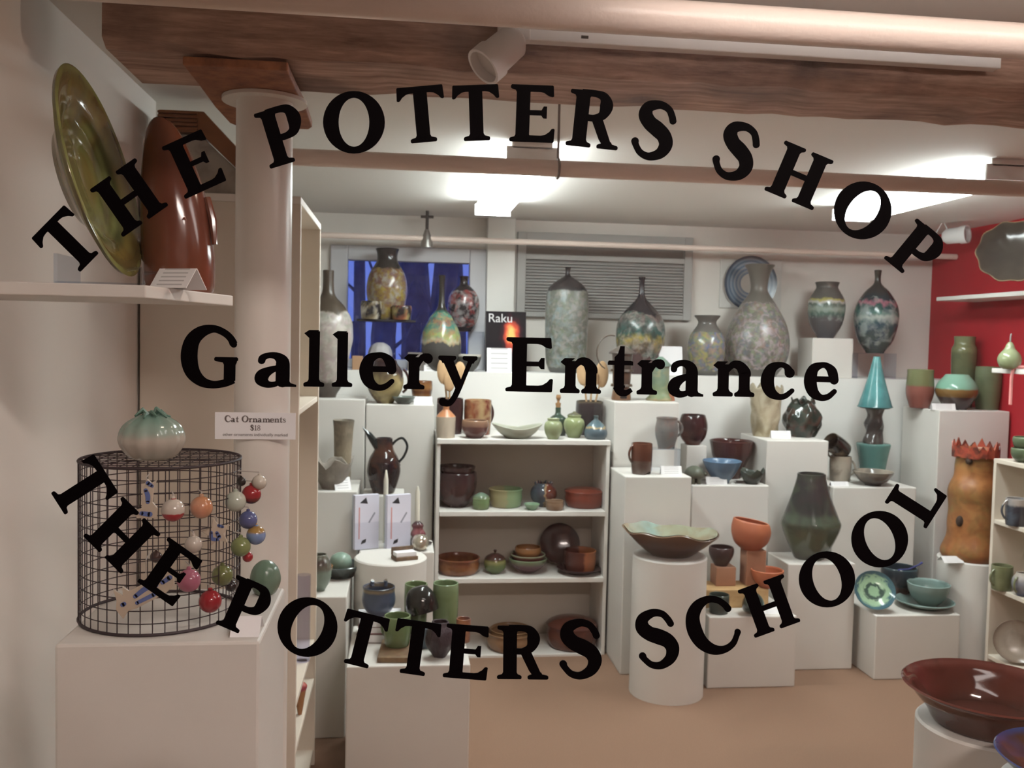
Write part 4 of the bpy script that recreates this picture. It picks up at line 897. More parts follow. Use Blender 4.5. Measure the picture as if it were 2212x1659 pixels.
Xt = Xat(853, 3.32, zL8); o = MB().box(-.055, .055, -.10, .10, 0, .02).build('clay_tile', glaze('g_tile', [(0,'6a5036'),(1,'7e6444')], .6, ['5a3a28','a08050','7a4a30'], 5, .6), loc=(Xt, 3.33, zL8), bevel=.004, rot=(0, 0, math.radians(-4))); tag(o, 'brown mottled clay tile under the green mug', 'tile')
pot('purple_pot', 'dark purple-brown lumpy pot at the front of the wide plinth', 'pot', 951, 3.29, zL8, 60, 76, ROUND, glaze('g_purp', [(0,'33262c'),(1,'40303a')], .5, ['2a2026'], 5, .4, bump=.4), warp=lump(1, .07, 4))
pot('blue_cup', 'small slate blue cup between the green cup and the purple pot', 'cup', 920, 3.40, zL8, 40, 44, CYL, glaze('g_slate', [(0,'5a6a78'),(1,'6a7c8c')], .3))
pot('orange_cup', 'small orange and purple cup at the right edge of the wide plinth', 'cup', 1001, 3.45, zL8, 32, 50, CYL, glaze('g_orcup', [(0,'7a5a4a'),(1,'a86a40')], .3, ['5a4a60','c08050'], 4, .8))
# items in the tall cream unit
X = Xat(658, 3.2, 1.0)
tb = MB().lathe([(0,0),(.024,0),(.024,.30),(.021,.30),(.021,.004),(0,.004)], 20).build('acrylic_tube', clear('tube_acrylic', (.86, .86, .93), 1.5), loc=(X, 3.2, zus[1]), smooth=40); tag(tb, 'clear acrylic tube standing in the tall cream unit', 'tube')
pot('cone_figure', 'small orange cone ornament with a pink dab in the tall cream unit', 'ornament', 648, 3.1, zus[2]+0.0, 30, 70, [(0,0),(.3,0),(.34,.05),(.8,.7),(1,.9),(.5,1)], glaze('g_cone', [(0,'a8703c'),(.75,'b8804c'),(.82,'b0405a'),(1,'b8503c')], .4), solid=True)
pot('dark_pot', 'small dark pot low in the tall cream unit', 'pot', 648, 3.0, zus[3], 40, 44, ROUND, glaze('g_dp', [(0,'3a3430'),(1,'4c443e')], .3))

# ---- center shelf unit, top board
z1, z2, z3, z4 = zs
DKBR = glaze('g_dkbr', [(0,'3a2224'),(.5,'462a2a'),(1,'3a2628')], .12, ['5a3028','2c1c20'], 5, .5)
TERRA = glaze('g_terra', [(0,'b06a44'),(1,'c07a50')], .6, ['a8603c'], 4, .4)
WOODS = wood('spoon_wood', 'b08a5c', 'd0a878', (6, 6, 2), bump=.1)
def spoons(spec, labs):
    def f(t, R, H):
        for (a, lean, L_, fork), lb in zip(spec, labs):
            an = math.radians(a); d = Vector((math.cos(an)*math.sin(lean), math.sin(an)*math.sin(lean), math.cos(lean)))
            b = Vector((0, 0, H*.15)); e = b+d*L_
            m = MB().tube([b, b+d*L_*.72], .005, 8)
            m.ball(b+d*L_*.84, L_*.2, 12, 8, (.5, .14, 1.0))
            free(m.build('wooden_spoon', WOODS, t, smooth=True), t, lb, 'spoon', 'wooden spoons on the top shelf')
    return f
pot('brown_crock', 'dark brown crock holding wooden paddles at the left of the top shelf', 'crock', 972, 4.82, z1, 58, 76, CYL, DKBR, extra=spoons([(180, .12, .36, 0), (20, .18, .34, 0), (250, .08, .30, 0)], ['left wooden paddle leaning in the brown crock', 'right wooden paddle leaning in the brown crock', 'shorter middle wooden paddle in the brown crock']))
pot('cream_flask', 'small cream bottle with an orange shoulder on the top shelf', 'bottle', 963, 4.62, z1, 42, 74, [(0,0),(.92,0),(.96,.03),(1,.55),(.96,.63),(.55,.76),(.34,.82),(.34,.94),(.42,1)], glaze('g_flask', [(0,'b8a894'),(.6,'c4b49e'),(.64,'c07a48'),(.9,'b87848'),(1,'c8b8a0')], .35, wob=.01))
pot('striped_pitcher', 'brown and orange striped pitcher with pinched lip on the top shelf', 'pitcher', 1032, 4.80, z1, 60, 74, CYL, glaze('g_strip', [(0,'8a4a2a'),(.2,'a8683c'),(.4,'8a3c24'),(.6,'b09060'),(.8,'7a3020'),(1,'a8865c')], .2, ['6a2c1c','c0a070'], 4, .7, axis='X'), handles=[(20, .3, .9, .3, .1, DKBR, .9)])
pot('brown_bowl', 'small two-tone brown bowl in front of the striped pitcher', 'bowl', 1026, 4.62, z1, 58, 38, DEEP, glaze('g_2tone', [(0,'5a3230'),(.6,'6a4440'),(.7,'8a6450'),(1,'9a7458')], .2))
def leafwarp(x, y, z, th, t): return (x*(1+.12*t*math.cos(2*th)), y*(1-.2*t), z+.012*t*math.cos(2*th))
pot('leaf_dish', 'pale grey leaf-shaped dish with thin handles on the top shelf', 'dish', 1117, 4.64, z1, 100, 26, DISH, glaze('g_leaf', [(0,'8a8a78'),(1,'b8b8a4')], .3, ['9aa890'], 5, .4), warp=leafwarp)
pot('celadon_jar', 'small pale green jar at the front of the top shelf', 'jar', 1195, 4.60, z1, 40, 44, JAR, glaze('g_cel', [(0,'8a9468'),(1,'9aa478')], .15, ['7a8458'], 6, .4))
pot('corked_bottle', 'dark green cruet with cork and glass stopper on the top shelf', 'bottle', 1205, 4.78, z1, 36, 60, [(0,0),(.9,0),(1,.06),(1,.55),(.8,.68),(.36,.78),(.34,1)], glaze('g_cork', [(0,'2a3a30'),(1,'365040')], .15, ['22302a'], 5, .5), lid=([(0,0),(.8,0),(1,1)], .34, 1.0, plain('cork', 'a07850', .8, 1.0), .17), knob=(.3, .3))
pot('lidded_green_jar', 'pale green ginger jar with small lid on the top shelf', 'jar', 1240, 4.68, z1, 46, 48, JAR, glaze('g_cel2', [(0,'7e8a58'),(1,'98a470')], .15, ['6e7a4c'], 6, .4), lid=([(0,0),(1,0),(.9,.3),(.3,.7),(.15,1)], .62, 1.0, glaze('g_cellid', [(0,'5a5a44'),(1,'6a6a50')], .2), .18))
pot('utensil_crock', 'dark crock with wooden spoons at the right of the top shelf', 'crock', 1273, 4.84, z1, 60, 72, CYL, glaze('g_uten', [(0,'2a262a'),(.9,'322c30'),(1,'5a5040')], .2), extra=spoons([(200, .14, .37, 0), (10, .22, .36, 0), (300, .05, .33, 0)], ['left wooden spoon leaning in the dark utensil crock', 'right wooden spoon leaning in the dark utensil crock', 'middle wooden spoon upright in the dark utensil crock']))
pot('onion_vase', 'blue-grey onion-shaped vase with an ochre zigzag on the top shelf', 'vase', 1287, 4.62, z1, 50, 50, [(0,0),(.8,0),(.95,.1),(1,.3),(.8,.55),(.35,.78),(.18,.86),(.22,1)], glaze('g_onion', [(0,'4a5c66'),(.42,'526670'),(.5,'b09868'),(.56,'56707a'),(1,'44565a')], .2, wob=.12))
# second shelf
pot('brown_casserole', 'large dark brown bowl at the left of the second shelf', 'bowl', 986, 4.70, z2, 88, 74, DEEP, DKBR, extra=lambda t, R, H: free(MB().lathe(solid_profile(BOWL, R*.92, H*.45, False, .006), 28).build('nested_bowl', DKBR, t, loc=(0, 0, H*.72), smooth=50), t, 'shallow dark brown bowl nested in the large one on the second shelf', 'bowl'))
pot('green_lidded_pot', 'small green lidded pot on the second shelf', 'pot', 1039, 4.62, z2, 38, 24, PAN, GRN, lid=([(0,0),(1,0),(.8,.5),(.3,.9),(.1,1)], .98, 1.0, glaze('g_glid', [(0,'6a7c58'),(1,'7a9480')], .15), .5))
pot('two_tone_bowl', 'pale green bowl with a tan diagonal on the second shelf', 'bowl', 1092, 4.70, z2, 74, 38, PAN, glaze('g_ttb', [(0,'a89468'),(.45,'9a9468'),(.55,'84986c'),(1,'7a9870')], .2, axis='X', wob=.1))
pot('tiny_mint_dish', 'tiny mint green dish at the front of the second shelf', 'dish', 1149, 4.60, z2, 34, 13, DISH, glaze('g_mint', [(0,'6a8a68'),(1,'86a884')], .2))
def lugs(t, R, H):
    for a in (60, 120, 180, 0):
        an = math.radians(a)
        MB().ball((R*.55*math.cos(an), R*.55*math.sin(an), H*1.0), R*.16, 10, 6).build('lug', _mats['g_bluejar'], t, smooth=True)
pot('blue_brown_jar', 'rounded jar split blue-grey and red-brown with a cream seam, second shelf', 'jar', 1174, 4.70, z2, 58, 50, ROUND, glaze('g_bluejar', [(0,'3a4450'),(.45,'46525e'),(.5,'b89a70'),(.56,'7a3a24'),(1,'5a2a22')], .12, ['5a6a74','4a2420'], 4, .5, axis='X', wob=.12), extra=lugs)
pot('tan_ramekin', 'small tan ramekin at the front of the second shelf', 'dish', 1198, 4.60, z2, 40, 20, PAN, glaze('g_ram', [(0,'7a5c44'),(1,'947458')], .3))
pot('red_casserole', 'wide rust red casserole at the right of the second shelf', 'casserole', 1262, 4.70, z2, 88, 34, PAN, glaze('g_redc', [(0,'7a3220'),(1,'8a3c28')], .25, ['6a2a1c'], 4, .4), lid=([(0,0),(1,0),(.95,.3),(.6,.8),(0.1,1)], .98, 1.0, glaze('g_redl', [(0,'823824'),(1,'903e28')], .25), .2))
# third shelf
pot('amber_pan', 'wide amber brown round pan at the left of the third shelf', 'pan', 990, 4.68, z3, 94, 33, PAN, glaze('g_amp', [(0,'7a4630'),(.4,'8a5428'),(.8,'7a4424'),(1,'8a4a34')], .15, ['9a6a30','5a2c20'], 5, .5))
pot('green_sugar_pot', 'small brown and green lidded pot with a knob on the third shelf', 'pot', 1069, 4.66, z3, 48, 28, DEEP, glaze('g_sug', [(0,'4e6236'),(.6,'5e6e3c'),(1,'8a8450')], .15), lid=([(0,0),(1,0),(.85,.5),(.4,.9),(.1,1)], .98, 1.0, glaze('g_sugl', [(0,'7a7a3c'),(.3,'4a3028'),(1,'4a2c28')], .15), .55), knob=(.16, .28))
pot('stacked_bowl', 'purple bowl with green rim at the bottom of the third shelf stack', 'bowl', 1140, 4.68, z3, 84, 30, BOWL, glaze('g_stk', [(0,'3c2428'),(.5,'5a3038'),(1,'7a8a68')], .12), extra=lambda t, R, H: (
    free(MB().lathe(solid_profile(BOWL, R*.9, H*.8, False, .005), 28).build('stacked_bowl', glaze('g_stk2', [(0,'5a2c34'),(.8,'6a3430'),(1,'a0a484')], .12), t, loc=(0, 0, H*.5), smooth=50), t, 'wine red bowl in the middle of the third shelf stack', 'bowl', 'stacked bowls on the third shelf'),
    free(MB().lathe(solid_profile(DEEP, R*.68, H*.8, False, .005), 28).build('stacked_bowl', glaze('g_stk3', [(0,'8a4a28'),(.6,'a06a34'),(1,'8a5a2c')], .15), t, loc=(0, 0, H*1.0), smooth=50), t, 'small amber bowl on top of the third shelf stack', 'bowl', 'stacked bowls on the third shelf')), group='stacked bowls on the third shelf')
zpl = z3; sP = depth((.7, 4.8, z3))/FPX; Rp = 44*sP
o = MB().lathe([(0,0),(Rp*.55,0),(Rp*.9,.012),(Rp,.022),(Rp*.98,.026),(Rp*.86,.018),(Rp*.5,.007),(0,.007)], 36).build('leaning_plate', DKBR, loc=(Xat(1209, 4.80, z3+.1), 4.815, z3+.036+Rp*.93), smooth=50, rot=(math.radians(72), 0, 0))
o.location.z = z3+Rp*math.sin(math.radians(72))+.012; tag(o, 'dark red-brown plate leaning at the back of the third shelf', 'plate')
pot('plate_saucer', 'dark brown saucer under the orange bowl on the third shelf', 'saucer', 1250, 4.65, z3, 96, 12, PLATE, DKBR)
pot('orange_bowl', 'brown bowl with an orange side on the dark saucer, third shelf', 'bowl', 1252, 4.65, z3+.008, 72, 46, PAN, glaze('g_orb', [(0,'4a2622'),(.5,'5a2a20'),(.6,'a0582c'),(1,'a8622f')], .2, axis='X', wob=.08))
# bottom shelf
pot('tan_bowl', 'wide tan brown bowl on the bottom shelf', 'bowl', 1103, 4.66, z4, 106, 36, PAN, glaze('g_tanb', [(0,'8a6444'),(.6,'9a7450'),(1,'8a6440')], .25), extra=lambda t, R, H: free(MB().lathe(solid_profile(PAN, R*.86, H*.5, False, .006), 28).build('tan_bowl', glaze('g_tanb2', [(0,'7a5434'),(1,'8e6a44')], .25), t, loc=(0, 0, H*.66), smooth=50), t, 'smaller tan bowl nested in the wide one on the bottom shelf', 'bowl'))
pot('brown_tureen', 'glossy red-brown lidded tureen on the bottom shelf', 'tureen', 1235, 4.68, z4, 112, 48, PAN, glaze('g_tur', [(0,'5a3224'),(1,'5e3028')], .12, ['7a4430'], 4, .4), lid=([(0,0),(1,0),(.92,.3),(.6,.75),(.1,1)], .99, 1.0, glaze('g_turl', [(0,'5a2e24'),(1,'6a3426')], .1), .32))

# ---- plinths right of the center shelves
def lantern(t, R, H):
    mb = _mats['g_lant']; mw = glaze('g_lantw', [(0,'4a3c30'),(1,'5a4838')], .4)
    for k, (zz, rr, hh) in enumerate(((.30, .95, .05), (.62, 1.0, .05))):
        MB().lathe([(0,0),(R*rr,0),(R*rr*.95,H*hh),(0,H*hh)], 20).build('tier', mw, t, loc=(0, 0, H*zz), smooth=40)
    MB().lathe(solid_profile([(0,0),(1.15,0),(1.1,.2),(.5,.7),(.1,1)], R, H*.2, True, .004), 20).build('roof', glaze('g_lantr', [(0,'5a5048'),(1,'6e665c')], .4), t, loc=(0, 0, H), smooth=40)
    MB().tube([(-R*1.0+R*1.25*math.cos(a), 0, H*1.02+R*1.5*math.sin(a)) for a in [math.pi*(.42+i*.95/12) for i in range(13)]], R*.06, 6).build('loop_handle', mw, t, smooth=True)
    MB().box(-R*.28, R*.28, -R*.9, -R*.62, H*.05, H*.24).build('doorway', plain('dark_opening', '15100e', .9, 1.0), t)
pot('clay_lantern', 'brown tiered clay lantern with a pagoda roof on the tall plinth', 'lantern', 1343, 4.76, zR1, 50, 100, [(0,0),(.8,0),(.85,.05),(.7,.3),(.75,.33),(.8,.6),(.85,.9),(.9,1)], glaze('g_lant', [(0,'7a5434'),(.28,'6a4c34'),(.34,'4a382e'),(.6,'5a4030'),(.66,'3e3630'),(1,'5a5048')], .35, ['3a2c24'], 5, .5), solid=True, extra=lantern)
def house(t, R, H):
    MB().lathe(solid_profile([(0,0),(1.1,0),(1.0,.2),(.3,.9),(.1,1)], R*.75, H*.28, True, .004), 16).build('roof', glaze('g_hroof', [(0,'6a8474'),(1,'7e9a88')], .4), t, loc=(0, 0, H), smooth=40)
    MB().lathe(solid_profile([(0,0),(1,0),(.7,.4),(.2,.9),(.05,1)], R*.34, H*.42, True, .004), 4).build('orange_cone', TERRA, t, loc=(R*.72, -R*.4, 0))
pot('green_clay_house', 'pale green clay house with an orange cone beside the brown lantern', 'house', 1426, 4.78, zR1, 58, 74, [(0,0),(1,0),(1,.06),(.72,.2),(.66,.6),(.66,1)], glaze('g_house', [(0,'a08050'),(.12,'7a8a60'),(1,'7c9484')], .45, ['5e7a64','a8a070'], 5, .6), solid=True, extra=house)
FOOT = [(0,0),(.72,0),(.74,.05),(.8,.2),(.95,.4),(1,.65),(.9,.9),(.93,1)]
MUGB = glaze('g_mugb', [(0,'54443c'),(.4,'5c4a42'),(.46,'5a2e1e'),(1,'6a3a26')], .25, ['4a2a1e'], 8, .6)
def archfoot(x, y, z, th, t): return (x, y, z+(.012*max(0, math.cos(2*th+1.57)) if t < .06 else 0))
pot('footed_brown_mug', 'brown footed mug with handle at left in front of the lantern plinth', 'mug', 1386, 4.38, zR2, 46, 66, CYL, MUGB, warp=archfoot, handles=[(195, .35, .95, .45, .11, MUGB, .9)])
card('white price card beside the brown footed mug', 1451, 4.35, zR2, 46, 18)
zrm = riser('small clear riser lifting the grey mug', 1408, 1470, 4.47, .10, zR2, at(1442, 968, 4.52).z)
GMUG = glaze('g_gmug', [(0,'6a6a68'),(.5,'72706e'),(1,'7a706a')], .4, ['8a6050','5a6060'], 6, .6)
pot('grey_footed_mug', 'grey footed mug with handle at right, lifted on a clear riser', 'mug', 1440, 4.52, zrm, 50, 66, FOOT, GMUG, warp=archfoot, handles=[(-12, .4, .9, .42, .1, GMUG, .9)])
# on the blue bowl plinth
zblk = at(1497, 960, 4.80).z; X = Xat(1497, 4.80, 1.0)
o = MB().box(-.055, .055, 0, .11, 0, zblk-zR3).build('display_block', WHITE, loc=(X, 4.74, zR3), bevel=.004); tag(o, 'small white block under the round oxblood vase', 'block')
pot('oxblood_vase', 'round shiny oxblood vase beside the tall lantern plinth', 'vase', 1497, 4.80, zblk, 62, 64, [(0,0),(.5,0),(.55,.04),(.86,.26),(1,.56),(.95,.8),(.82,1)], glaze('g_ox', [(0,'5a2a20'),(.3,'3a1a1e'),(.85,'34181c'),(1,'2a2426')], .1, ['6a2c20'], 4, .5))
def turtle(t, R, H):
    MB().ball((R*1.05, -R*.2, H*.55), R*.22, 10, 8).build('head', _mats['g_turt'], t, smooth=True)
    for a in (-60, -120, 60, 120):
        MB().lathe([(0,0),(R*.2,0),(R*.18,H*.45),(0,H*.45)], 8).build('leg', _mats['g_turt'], t, loc=(R*.6*math.cos(math.radians(a)), R*.6*math.sin(math.radians(a)), 0), smooth=True)
pot('turtle_figure', 'small grey-green turtle figure left of the blue bowl', 'figurine', 1500, 4.62, zR3, 44, 38, [(0,.35),(.9,.35),(1,.5),(.8,.82),(.3,1)], glaze('g_turt', [(0,'4a4a3c'),(1,'6a7260')], .4, ['4e5644'], 6, .5), solid=True, extra=turtle)
pot('blue_bowl', 'pale blue footed bowl on the plinth behind its price card', 'bowl', 1559, 4.64, zR3, 84, 48, [(0,0),(.4,0),(.42,.12),(.5,.2),(.8,.6),(1,1)], glaze('g_bluebowl', [(0,'3c4a56'),(.2,'52708a'),(1,'5e80a0')], .25, ['6a8aa8'], 5, .3))
pot('brown_mixing_bowl', 'large red-brown bowl behind the blue bowl', 'bowl', 1579, 4.82, zR3, 94, 80, [(0,0),(.45,0),(.48,.06),(.66,.35),(.86,.6),(.93,.8),(1,1)], glaze('g_mix', [(0,'3e2422'),(1,'4c2826')], .12, ['5c302a'], 4, .4))
pot('dark_leaf_dish', 'dark green ruffled leaf dish right of the blue bowl', 'dish', 1624, 4.62, zR3, 54, 26, DISH, glaze('g_dleaf', [(0,'2c3430'),(1,'465048')], .2, ['5a6a5c'], 5, .5), warp=wavy(4, .15, .012))
card('white price card in front of the blue bowl', 1549, 4.58, zR3, 46, 16)
# crumpled vases
def crumple(a, sd):
    rg = random.Random(sd); ph = [rg.uniform(0, 6.28) for _ in range(8)]
    def f(x, y, z, th, t):
        q = 1+a*math.sin(4*th+ph[0]+7*t)+a*.8*math.sin(7*th+ph[1]-9*t)+a*.5*math.sin(11*th+ph[2]+14*t)
        return x*q, y*q, z*(1+(.06*math.sin(3*th+ph[3])+.05*math.sin(7*th+ph[4]))*max(0, t-.6)*2.5)
    return f
pot('crumpled_cream_vase', 'crumpled cream vase with deep folds', 'vase', 1653, 4.83, zR4, 70, 104, [(0,0),(.66,0),(.7,.03),(.8,.3),(.92,.65),(1,.95),(.98,1)], glaze('g_crc', [(0,'a0906e'),(.5,'b8a88a'),(1,'a4987e')], .3, ['8a7a5c','d0c4a8'], 4, .6), warp=crumple(.06, 3), seg=48)
pot('crumpled_green_vase', 'glossy crumpled blackish green pot beside the cream one', 'vase', 1733, 4.83, zR4, 80, 78, [(0,0),(.66,0),(.7,.04),(.86,.25),(1,.5),(.86,.72),(.6,.9),(.62,1)], glaze('g_crg', [(0,'2c3430'),(.5,'26322c'),(1,'2e3a34')], .12, ['4a5a50','6a3a30'], 5, .5), warp=crumple(.07, 8), seg=48)
card('white price card below the crumpled vases', 1688, 4.72, zR4, 44, 16)
# turquoise plinth
CRMUG = glaze('g_crmug', [(0,'a89c8c'),(.6,'b4a898'),(1,'a89a88')], .3, ['4a4038'], 4, .6)
pot('cream_mug', 'cream mug with brown specks under the tipped black mug', 'mug', 1815, 4.80, zR5, 46, 54, CYL, CRMUG, handles=[(-20, .25, .85, .4, .09, CRMUG, .92)])
sC = depth((2.2, 4.8, zR5))/FPX
BMUG = glaze('g_bmug', [(0,'2a2420'),(1,'221e1c')], .15, ['8a7a64'], 4, .6)
pot('tipped_black_mug', 'black mug lying tipped on top of the cream mug', 'mug', 1824, 4.80, zR5+54*sC+.03, 42, 46, CYL, BMUG, handles=[(170, .25, .85, .4, .1, BMUG, .92)], rot=(0, math.radians(-62), math.radians(20)))
def totem(t, R, H):
    dk = glaze('g_twist', [(0,'4a4440'),(.5,'332e2e'),(1,'5a544e')], .15, ['2a2628'], 6, .5); tq = glaze('g_turq', [(0,'3a7a7c'),(.3,'4a9496'),(1,'56a0a0')], .18, ['2f6a70'], 6, .4)
    def tw(x, y, z, th, tt):
        q = 1+.16*math.sin(2*th+6*tt)+.1*math.sin(5*th-8*tt); return x*q, y*q, z
    MB().lathe(solid_profile([(0,0),(.62,0),(.6,.08),(.42,.3),(.5,.55),(.42,.75),(.62,.95),(.7,1)], R, H*.98, True, .004), 28, tw).build('twisted_waist', dk, t, loc=(0, 0, H), smooth=60)
    MB().lathe(solid_profile([(0,0),(.86,-.01),(1.04,.03),(.98,.06),(.52,.55),(.24,.93),(.2,1)], R, H*1.38, True, .004), 32).build('cone_top', tq, t, loc=(0, 0, H*1.96), smooth=50)
pot('cone_sculpture', 'tall turquoise cone sculpture on a dark twisted waist and tapered green base', 'sculpture', 1885, 4.83, zR5, 70, 80, [(0,0),(.64,0),(.66,.03),(.86,.6),(1,.94),(.98,1)], glaze('g_base', [(0,'4a7a74'),(1,'5a948a')], .25, ['447068'], 6, .4, axis='X'), solid=True, extra=totem)
pot('speckled_dish', 'cream and black glazed dish in front of the turquoise sculpture', 'dish', 1886, 4.66, zR5, 84, 30, [(0,0),(.4,0),(.44,.1),(.75,.4),(1,.95),(1,1)], glaze('g_spd', [(0,'3a3430'),(.4,'6a5e52'),(.85,'a09484'),(1,'b0a492')], .15, ['241e1e'], 3, .6))
card('white price card left of the speckled dish', 1815, 4.62, zR5, 40, 9, 30)
# green vases by the red wall
pot('red_green_vase', 'short vase, green above and rust red below, on the plinth by the red wall', 'vase', 1987, 4.82, zR9, 58, 82, [(0,0),(.66,0),(.7,.03),(.94,.3),(1,.5),(.92,.85),(.93,1)], glaze('g_rgv', [(0,'8a4a40'),(.55,'8c5044'),(.6,'6e7248'),(1,'7a7e54')], .2, wob=.02))
pot('tall_green_vase', 'tall olive green vase at the back beside the red wall', 'vase', 2081, 4.92, zR9, 52, 152, [(0,0),(.72,0),(.75,.02),(.92,.4),(1,.72),(.96,.84),(.8,.9),(.84,1)], glaze('g_tgv', [(0,'5a6248'),(.75,'666a48'),(.8,'7c7e56'),(1,'7a7e58')], .15, ['545c44'], 7, .4))
pot('mint_brown_jar', 'wide jar with mint top, ochre band and dark foot', 'jar', 2066, 4.74, zR9, 86, 74, [(0,0),(.5,0),(.54,.04),(.85,.3),(1,.52),(.9,.75),(.62,.95),(.56,1)], glaze('g_mbj', [(0,'3c3238'),(.34,'4a3c3a'),(.38,'7a5a2c'),(.56,'84622f'),(.62,'7ab098'),(1,'8abca4')], .18, wob=.02))
pot('green_cylinder_vase', 'green ribbed cylinder vase right of the mint jar', 'vase', 2134, 4.76, zR9, 54, 92, [(0,0),(.8,0),(.84,.02),(.94,.3),(1,.75),(.96,1)], glaze('g_gcv', [(0,'5e6446'),(1,'6a7454')], .25, ['565e44'], 8, .4))
card('white price card in front of the mint jar', 2040, 4.66, zR9, 54, 14)
def stemf(t, R, H): MB().tube([(0, 0, H*.98), (.0, 0, H*1.2), (R*.06, 0, H*1.32)], R*.07, 8).build('stem', plain('stem_steel', '8a8480', .3, 1.0), t, smooth=True)
pear_x = xWS2+.07
pot('pear_figure', 'pale green ceramic pear with a thin stem on the short red wall shelf', 'pear', 2181, 4.05, zWS2, 48, 58, [(0,0),(.5,0),(.8,.1),(1,.32),(.86,.55),(.45,.75),(.32,.9),(.15,1)], glaze('g_pear', [(0,'8a9468'),(1,'9aa47c')], .15, ['7e8a60'], 5, .4), solid=True, extra=stemf)
# pink ribbon hanging from the short shelf
rx = xWS2
o = MB().tube(crom([(.10, -.10, .004), (.05, -.04, .006), (.0, 0, .006), (-.012, .01, -.03), (-.012, .012, -.10), (-.02, .0, -.17)], 5), [.008]*26, 6)
o.v = [(x, y*1.0, z) for x, y, z in o.v]; o = o.build('pink_ribbon', plain('ribbon_pink', 'd88a86', .6, 1.0), loc=(rx, 4.02, zWS2+.004), smooth=True); tag(o, 'pink ribbon hanging over the edge of the short red wall shelf', 'ribbon')
# scalloped plate on the long red wall shelf
pp = at(2188, 541, 4.1); sS = depth(pp)/FPX; Rs = 70*sS
def scal(x, y, z, th, t): 
    q = 1+.035*math.cos(10*th); return x*q, y*q, z
o = MB().lathe([(0,0),(Rs*.4,0),(Rs*.8,.02),(Rs,.045),(Rs*.99,.05),(Rs*.8,.027),(Rs*.4,.008),(0,.008)], 60, scal).build('scalloped_plate', glaze('g_scal', [(0,'38322c'),(.9,'3e372f'),(.96,'6a5844'),(1,'a8845c')], .15, ['2c2826'], 4, .5, wob=.0), loc=(pp.x, 4.1, zWS1), smooth=50)
o.rotation_euler = (math.radians(72), 0, math.radians(-38)); o.location.z = zWS1+Rs*1.05*math.sin(math.radians(72))+.004
tag(o, 'dark scalloped plate with a tan rim standing on the long red wall shelf', 'plate')
# orange tower vase
def tower(t, R, H):
    fl = glaze('g_flame', [(0,'a03c24'),(.6,'b84428'),(1,'6a2c22')], .4, ['2e2826','c85a34'], 8, .8); n = 17
    for k in range(n):
        a = 2*math.pi*k/n; r_ = R*.74; h_ = H*(.085+.022*((k*7) % 3)); w_ = R*.17
        M_ = Matrix.Rotation(a, 4, 'Z') @ Matrix.Translation((r_, 0, H*.955)) @ Matrix.Rotation(.03, 4, 'Y')
        MB().add([(0, -w_, -h_*.25), (0, w_, -h_*.25), (0, w_*.8, h_*.45), (0, 0, h_), (0, -w_*.8, h_*.45), (.006, -w_, -h_*.25), (.006, w_, -h_*.25), (.006, w_*.8, h_*.45), (.006, 0, h_), (.006, -w_*.8, h_*.45)],
                 [(0,1,2,3,4),(9,8,7,6,5),(0,5,6,1),(1,6,7,2),(2,7,8,3),(3,8,9,4),(4,9,5,0)]).xform(M_).build('flame_petal', fl, t)
    dk = plain('slot_dark', '3a2a20', .8, 1.0)
    for (a, zz, w_, h_) in ((-152, .36, .13, .10), (-140, .90, .12, .06), (-40, .55, .1, .08)):
        an = math.radians(a); rr = R*(.86 if zz < .6 else .70)
        MB().ball((rr*math.cos(an), rr*math.sin(an), H*zz), 1, 12, 8, (R*w_, R*w_, H*h_*.5)).build('window_slot', dk, t, smooth=True)
def towerwarp(x, y, z, th, t):
    q = 1+.03*math.sin(9*t+th)+.03*math.sin(24*t+.4*math.sin(th))+.02*math.sin(3*th+14*t); return x*q, y*q, z
pot('tower_vase', 'tall orange and green tower vase crowned with red flame petals', 'vase', 2102, 4.33, zR10, 118, 238, [(0,0),(.92,0),(1,.05),(.96,.15),(.86,.3),(.82,.5),(.84,.66),(.70,.76),(.66,.9),(.72,1)],
    glaze('g_tower', [(0,'a05c24'),(.3,'a8682c'),(.5,'96642c'),(.75,'b06e30'),(.9,'a87834'),(1,'b05030')], .4, ['7a7034','b87838','8a5020'], 4, .6), warp=towerwarp, extra=tower)
X = Xat(2066, 4.182, zR10); t = card('white price card at the rim of the orange tower plinth', 2062, 4.235, zR10, 46, 12, 50)
# folded tall vase
def fold(x, y, z, th, t):
    q = 1+.09*abs(math.cos(2.5*th+.6+1.5*t))*(1.2-abs(t-.5))-.05+.05*math.cos(2*th+6*t)*t; return x*q, y*q, z
pot('folded_vase', 'tall dark green vase with folded faceted sides', 'vase', 1750, 4.42, zR6, 122, 182, [(0,0),(.52,0),(.56,.02),(.8,.2),(1,.4),(.92,.5),(.66,.76),(.5,.94),(.48,1)],
    glaze('g_fold', [(0,'4a4a40'),(.3,'5a624c'),(.5,'4a5648'),(.58,'343634'),(1,'3a3838')], .12, ['56624c','40363a'], 3, .45, wob=.03), warp=fold, seg=36)
